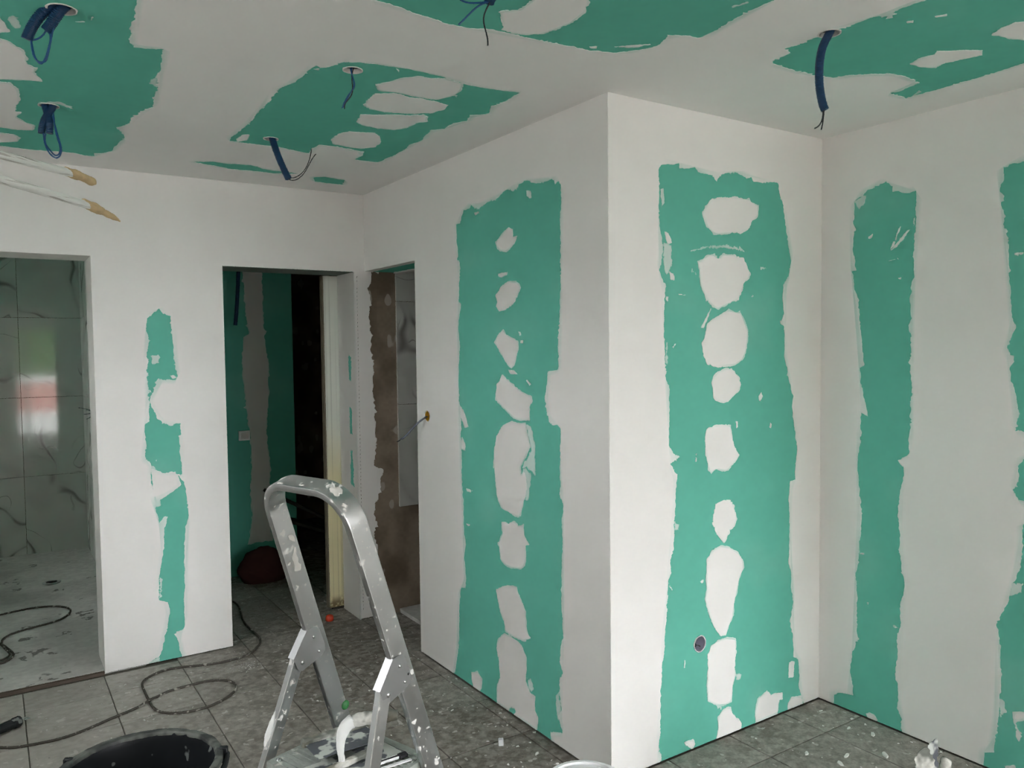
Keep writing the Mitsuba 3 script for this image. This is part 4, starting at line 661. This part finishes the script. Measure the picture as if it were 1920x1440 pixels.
V, F = [], []; m_ = len(prof)
for i in range(n):
    for a, b in prof:
        q2 = rp[i] + nr[i] * a
        V.append(LE + la * q2[0] + lean * q2[1] + dep * b)
for i in range(n - 1):
    for j in range(m_):
        k = (j + 1) % m_; F += [[i * m_ + j, i * m_ + k, (i + 1) * m_ + k], [i * m_ + j, (i + 1) * m_ + k, (i + 1) * m_ + j]]
for j in range(1, m_ - 1): F += [[0, j, j + 1], [(n - 1) * m_, (n - 1) * m_ + j + 1, (n - 1) * m_ + j]]
put('handrail', trimesh.Trimesh(np.array(V), np.array(F), process=False), 'm_alu', ld, smooth=35)
def lat_at(z, side): return (SPL * (1.36 - z)) * (1 if side > 0 else -1)
LEGS = .335
def leg(side):
    P = []
    for z in (.775, .02):
        f = .134 - LEGS * (.762 - z)
        sl = lat_at(.76, side) + (.10 * (.762 - z)) * (1 if side > 0 else -1)
        l0 = (0 if side > 0 else -WI - TH_) + sl
        for df, dl in ((0, 0), (.038, 0), (.038, TH_), (0, TH_)):
            P.append(LD(f + df, l0 + (-dl if side > 0 else dl) + (0 if side > 0 else 0), z))
    P = np.array(P); ch = []
    for a in range(8):                                        # small bevel on the long edges
        b, cc = P[(a % 4 + 1) % 4 + 4 * (a // 4)], P[(a % 4 + 3) % 4 + 4 * (a // 4)]
        for o in (b, cc): ch.append(P[a] + (o - P[a]) / np.linalg.norm(o - P[a]) * .0022)
    return trimesh.convex.convex_hull(np.array(ch))
for s_ in (1, -1): put('rear_leg', leg(s_), 'm_alu', ld)
PL = [(.176, .832), (.190, .8355), (.205, .835), (.216, .826), (.222, .812), (.235, .775), (.234, .758), (.226, .748), (.170, .730), (.158, .7255), (.147, .727), (.140, .738), (.131, .764)]
def plate(l, t): return extrude(Polygon(PL), (L0 + la * l, fo, Z3, la), 0.0, t)
def bracket(side):
    z = .78; s0 = lat_at(z, side)
    if side > 0: lo, li = .0006 + s0, -TH_ - .0004 + s0; plates = [plate(lo, .002), plate(li - .002, .002)]
    else: lo, li = -WI + .0006 + s0, -WI - TH_ - .0006 + s0; plates = [plate(lo, .002), plate(li - .002, .002)]
    a, b = np.array([.176, .832]), np.array([.131, .764]); d = (b - a) / np.linalg.norm(b - a); nn = np.array([d[1], -d[0]]); nn = nn if nn[0] < 0 else -nn
    q = [a, b, b + nn * .002, a + nn * .002]
    flap = extrude(Polygon(q), (L0 + la * (li - .002), fo, Z3, la), 0.0, lo + .002 - (li - .002))
    return cat(plates + [flap]), lo + .002
for s_ in (1, -1):
    bm, lo = bracket(s_); k = put('bracket', bm, 'm_alu_plate', ld)
    for f, z, r, dark in ((.197, .809, .0050, 0), (.214, .763, .0050, 0), (.158, .749, .0066, 0), (.226, .779, .0032, 1)):
        if dark and s_ < 0: continue
        put('rivet', lathe([(r, 0), (r * .95, .0012), (r * .6, .0024), (.0004, .0030)] if not dark else [(r, 0), (r, .0005), (.0004, .0005)], 16, LD(f, lo, z), la), 'm_steel' if not dark else 'm_black', k, smooth=True)
# platform with ribs, under it two steps
def ltread(f0, f1, z, th, l0, l1, ribs=True):
    ms = [extrude(sbox(f0, l0, f1, l1), (L0, fo, la, Z3), z - th, z)]
    if ribs:
        x = f0 + .012
        while x < f1 - .012:
            ms.append(extrude(sbox(x, l0 + .012, x + .0065, l1 - .012), (L0, fo, la, Z3), z - .001, z + .0028)); x += .0150
    return cat(ms)
PZ = .522
put('platform', ltread(.040, .318, PZ, .022, -WI - .018, .0, True), 'm_tread', ld, label='ribbed platform crusted with plaster')
put('platform_screw', lathe([(.007, 0), (.006, .003), (.0005, .0038)], 16, LD(.060, -.30, PZ + .0022), Z3), 'm_steel', ld, smooth=True)
for i, z in enumerate((.26,)):
    f = KL * (1.36 - z); put('step', ltread(f - .02, f + .075, z, .025, -WI - .025, .025, True), 'm_alu', ld)
put('plastic_cap', lathe([(.0005, .004), (.010, .0035), (.0135, 0), (.0135, -.002)], 20, LD(KL * (1.36 - .565) + .05, -WI + .0012 - lat_at(.565, 1), .572), la), 'm_greencap', ld, smooth=True, label='small green plastic cap')
for s_ in (1, -1):
    put('foot', obox(LD(.134 - LEGS * .762 - .006, (0 if s_ > 0 else -WI - TH_) + (lat_at(.76, s_) + .0742 * s_) - .002 * s_ + (-TH_ if s_ > 0 else 0), .015), LD(.134 - LEGS * .762 + .042, (0 if s_ > 0 else -WI - TH_) + (lat_at(.76, s_) + .0742 * s_) - .002 * s_ + (-TH_ if s_ > 0 else 0), .015), TH_ + .012, .03, c=.003) if False else
        bx(LD(.134 - LEGS * .762 + .018, (-TH_ / 2 if s_ > 0 else -WI - TH_ / 2) + lat_at(.76, s_) + .0762 * s_, .014) - [.026, .022, .014], LD(.134 - LEGS * .762 + .018, (-TH_ / 2 if s_ > 0 else -WI - TH_ / 2) + lat_at(.76, s_) + .0762 * s_, .014) + [.026, .022, .014], .003), 'm_black', ld)
    put('foot', bx(LD(KL * 1.36 + .03, (-TH_ / 2 if s_ > 0 else -WI - TH_ / 2) + lat_at(0, s_), .015) - [.036, .026, .015], LD(KL * 1.36 + .03, (-TH_ / 2 if s_ > 0 else -WI - TH_ / 2) + lat_at(0, s_), .015) + [.036, .026, .015], .003), 'm_black', ld)

# plaster drips on the left rear leg
def blob(pts, r, mat_, parent, name, flat=None, **kw):
    p = spline(pts, 30); s = np.linspace(0, 1, 30); rr = np.interp(s, np.linspace(0, 1, len(r)), r)
    m = tube(p, rr, 14); v = m.vertices; m.vertices = v + (meshkit.noise(v * 130, 4) - .5)[:, None] * .0035
    return put(name, m, mat_, parent, smooth=True, **kw)
zz0 = [.632, .60, .57, .54]
blob([LD(.134 - LEGS * (.762 - z) - .001, -WI - TH_ + lat_at(.76, -1) - .10 * (.762 - z) + .006, z) for z in zz0], [.001, .007, .009, .003], 'm_plaster_wet', ld, 'plaster_drip', label='thick white plaster drip')

# ---- tools lying on the platform
def rnd_box(p0, p1, w, hgt, up=(0, 0, 1), sub=3, amp=.003, sc=90, c=.004):
    m = obox(p0, p1, w, hgt, up, c)
    for _ in range(sub): m = m.subdivide()
    v = m.vertices; m.vertices = v + (meshkit.noise(v * sc, 6) - .5)[:, None] * amp; return m
t1 = thing('plastering_trowel', 'plaster-crusted trowel with a thick curved grip, nearest on the ladder platform', 'trowel')
zb = PZ + .0030
def quad_plate(c4, z, th): return extrude(Polygon(c4), ((0, 0, 0), X3, Y3, Z3), z, z + th)
put('blade', quad_plate([(.640, 1.856), (.893, 1.872), (.862, 1.985), (.628, 1.962)], zb, .0016), 'm_blade', t1)
put('mounting_bar', rnd_box((.635, 1.893, zb + .010), (.800, 1.921, zb + .010), .020, .016, amp=.006), 'm_crust', t1, label='knobbly plaster-caked mounting bar')
blob([(.722, 1.905, zb + .014), (.727, 1.925, zb + .030), (.735, 1.945, zb + .052), (.752, 1.960, zb + .075), (.775, 1.965, zb + .086)], [.008, .009, .012, .017, .018], 'm_plaster_wet', t1, 'neck', label='white plastered neck')
blob([(.755, 1.968, zb + .082), (.80, 1.955, zb + .090), (.845, 1.940, zb + .090), (.885, 1.927, zb + .088), (.890, 1.925, zb + .088)], [.013, .017, .017, .0165, .011], 'm_crust', t1, 'grip', label='grip caked in grey plaster')
t2 = thing('plastering_trowel', 'wide trowel with pale caked back bar, lying farther back under the gripped one', 'trowel')
put('blade', cat([obox((.672, 1.996, zb + .0205), (.850, 2.000, zb + .0205), .100, .0018)]), 'm_blade', t2)
put('back_bar', rnd_box((.664, 2.047, zb + .023), (.845, 2.050, zb + .023), .024, .022, amp=.005), 'm_crust', t2, label='thick caked back bar')
put('block', obox((.70, 2.035, zb + .0105), (.84, 2.036, zb + .0105), .03, .017), 'm_crust', t2)
kn = thing('utility_knife', 'slim white utility knife with a black end, by the right rail on the ladder platform', 'knife')
put('body', obox((.775, 1.864, zb + .0066), (.862, 1.866, zb + .0066), .013, .008, c=.0015), 'm_whiteplastic', kn)
put('slider', obox((.790, 1.862, zb + .0112), (.862, 1.864, zb + .0112), .0045, .0014), 'm_black', kn, label='black slide channel')
put('end_cap', obox((.862, 1.866, zb + .0066), (.887, 1.867, zb + .0066), .017, .010, c=.002), 'm_black', kn, label='black end')
st = thing('straightedge', 'narrow white strip lying beside the utility knife on the ladder platform', 'strip')
put('strip', obox((.760, 1.842, zb + .0024), (.888, 1.842, zb + .0024), .010, .0045, c=.001), 'm_whiteplastic', st)

# ---- scrapers standing in a tool bucket at bottom right, below the frame
bu = thing('tool_bucket', 'dark plastic bucket holding plaster-caked scrapers at the bottom right edge', 'bucket')
QC = (2.345, 1.285)
put('shell', lathe([(.001, .003), (.095, .003), (.1, 0), (.103, .006), (.117, .155), (.121, .157), (.121, .162), (.113, .162), (.097, .012), (.001, .012)], 48, (*QC, 0)), 'm_tub', bu, smooth=35)
def crusty_plate(pts, th, frame, **k):
    m = extrude(rough(Polygon(pts), .0025, .004, 3, 120.), frame, 0.0, th); return m
vx = rgt; vn = np.cross(vx, Z3)
s1 = thing('scraper', 'plaster-caked wide scraper blade standing left in the bottom right corner', 'scraper')
fr1 = ((2.318, 1.272, 0), vx, Z3, -vn)
put('blade', crusty_plate([(-.020, .30), (-.024, .352), (-.006, .374), (.010, .377), (.022, .366), (.034, .340), (.032, .30)], .003, fr1), 'm_crust', s1)
put('handle', tube(spline([(2.322, 1.270, .31), (2.330, 1.272, .20), (2.335, 1.275, .0135)], 20), [.013] * 20, 12), 'm_crust', s1, smooth=True)
s2 = thing('scraper', 'thin pale upright scraper blade with a ragged top, right of the other in the corner', 'scraper')
fr2 = ((2.352, 1.262, 0), vx, Z3, -vn)
put('blade', crusty_plate([(-.018, .28), (-.016, .385), (.004, .398), (.012, .405), (.016, .36), (.018, .28)], .002, fr2), 'm_blade', s2)
put('handle', tube(spline([(2.352, 1.266, .29), (2.356, 1.272, .18), (2.360, 1.28, .0135)], 20), [.011] * 20, 12), 'm_crust', s2, smooth=True)
s3 = thing('float_trowel', 'rounded plaster-caked tool grip end at the very bottom right', 'tool')
put('grip', tube(spline([(2.392, 1.240, .338), (2.390, 1.242, .325), (2.385, 1.25, .22), (2.38, 1.262, .0135)], 24), np.r_[.006, .014, [.016] * 22], 14), 'm_crust', s3, smooth=True)

# dried plaster splashes on the ladder
for i, q_ in enumerate(([(.136, 1.074), (.133, 1.059), (.129, 1.041), (.134, 1.027), (.137, 1.007), (.156, 1.004), (.154, 1.017), (.147, 1.035), (.141, 1.054), (.139, 1.071)],
          [(.116, 1.108), (.127, 1.11), (.136, 1.1), (.139, 1.086), (.127, 1.093), (.119, 1.097)], [(.113, 1.03), (.123, 1.037), (.122, 1.028), (.114, 1.027)])):
    put('plaster_splash', extrude(rough(Polygon(q_), .0012, .003, 400 + i, 160.), (L0 + la * (-WI - SPL * 1.36), fo, Z3 + la * SPL, la), .0012, -.001), 'm_chip', ld)
def rail_patch(i0, b0, ri, rb, seed):
    """a splash lying on the handrail's outer face around path point i0, b0 across"""
    c_, rows, ang = [], 5, np.linspace(0, 2 * np.pi, 29)[:-1]; V, F = [], []
    s_ = np.r_[0, np.cumsum(np.linalg.norm(np.diff(rp, axis=0), axis=1))]
    def at(s, b, up):
        x = np.array([np.interp(s, s_, rp[:, 0]), np.interp(s, s_, rp[:, 1])]); nn = np.array([np.interp(s, s_, nr[:, 0]), np.interp(s, s_, nr[:, 1])])
        nn /= np.linalg.norm(nn); x = x + nn * (h + up); return LE + la * x[0] + lean * x[1] + dep * b
    wob = .55 + .9 * meshkit.noise(np.c_[np.cos(ang) * 2.2, np.sin(ang) * 2.2, np.full(28, seed * 3.3)], seed)
    for r in range(rows + 1):
        for a, w in zip(ang, wob):
            k = r / rows; b = np.clip(b0 + rb * k * w * math.sin(a), .001, DP - .001)
            V.append(at(s_[i0] + ri * k * w * math.cos(a), b, .0016 * (1 - k ** 3) - .0003 * (r == rows)))
    for r in range(rows):
        for j in range(28):
            k = (j + 1) % 28; F += [[r * 28 + j, r * 28 + k, (r + 1) * 28 + k], [r * 28 + j, (r + 1) * 28 + k, (r + 1) * 28 + j]]
    m = trimesh.Trimesh(np.array(V), np.array(F), process=False)
    put('plaster_splash', m, 'm_chip', ld, smooth=True)
nz = len([1 for _ in np.linspace(.02, UT - .092, 26)])
for i0, b0, ri, rb, sd in ((nz + 24, .030, .014, .012, 3), (nz + 28, .018, .006, .006, 4), (nz + 10, .040, .020, .008, 5), (nz + 17, .012, .010, .004, 6), (nz + 14, .006, .012, .005, 9)):
    rail_patch(min(i0, n - 3), b0, ri, rb, sd)
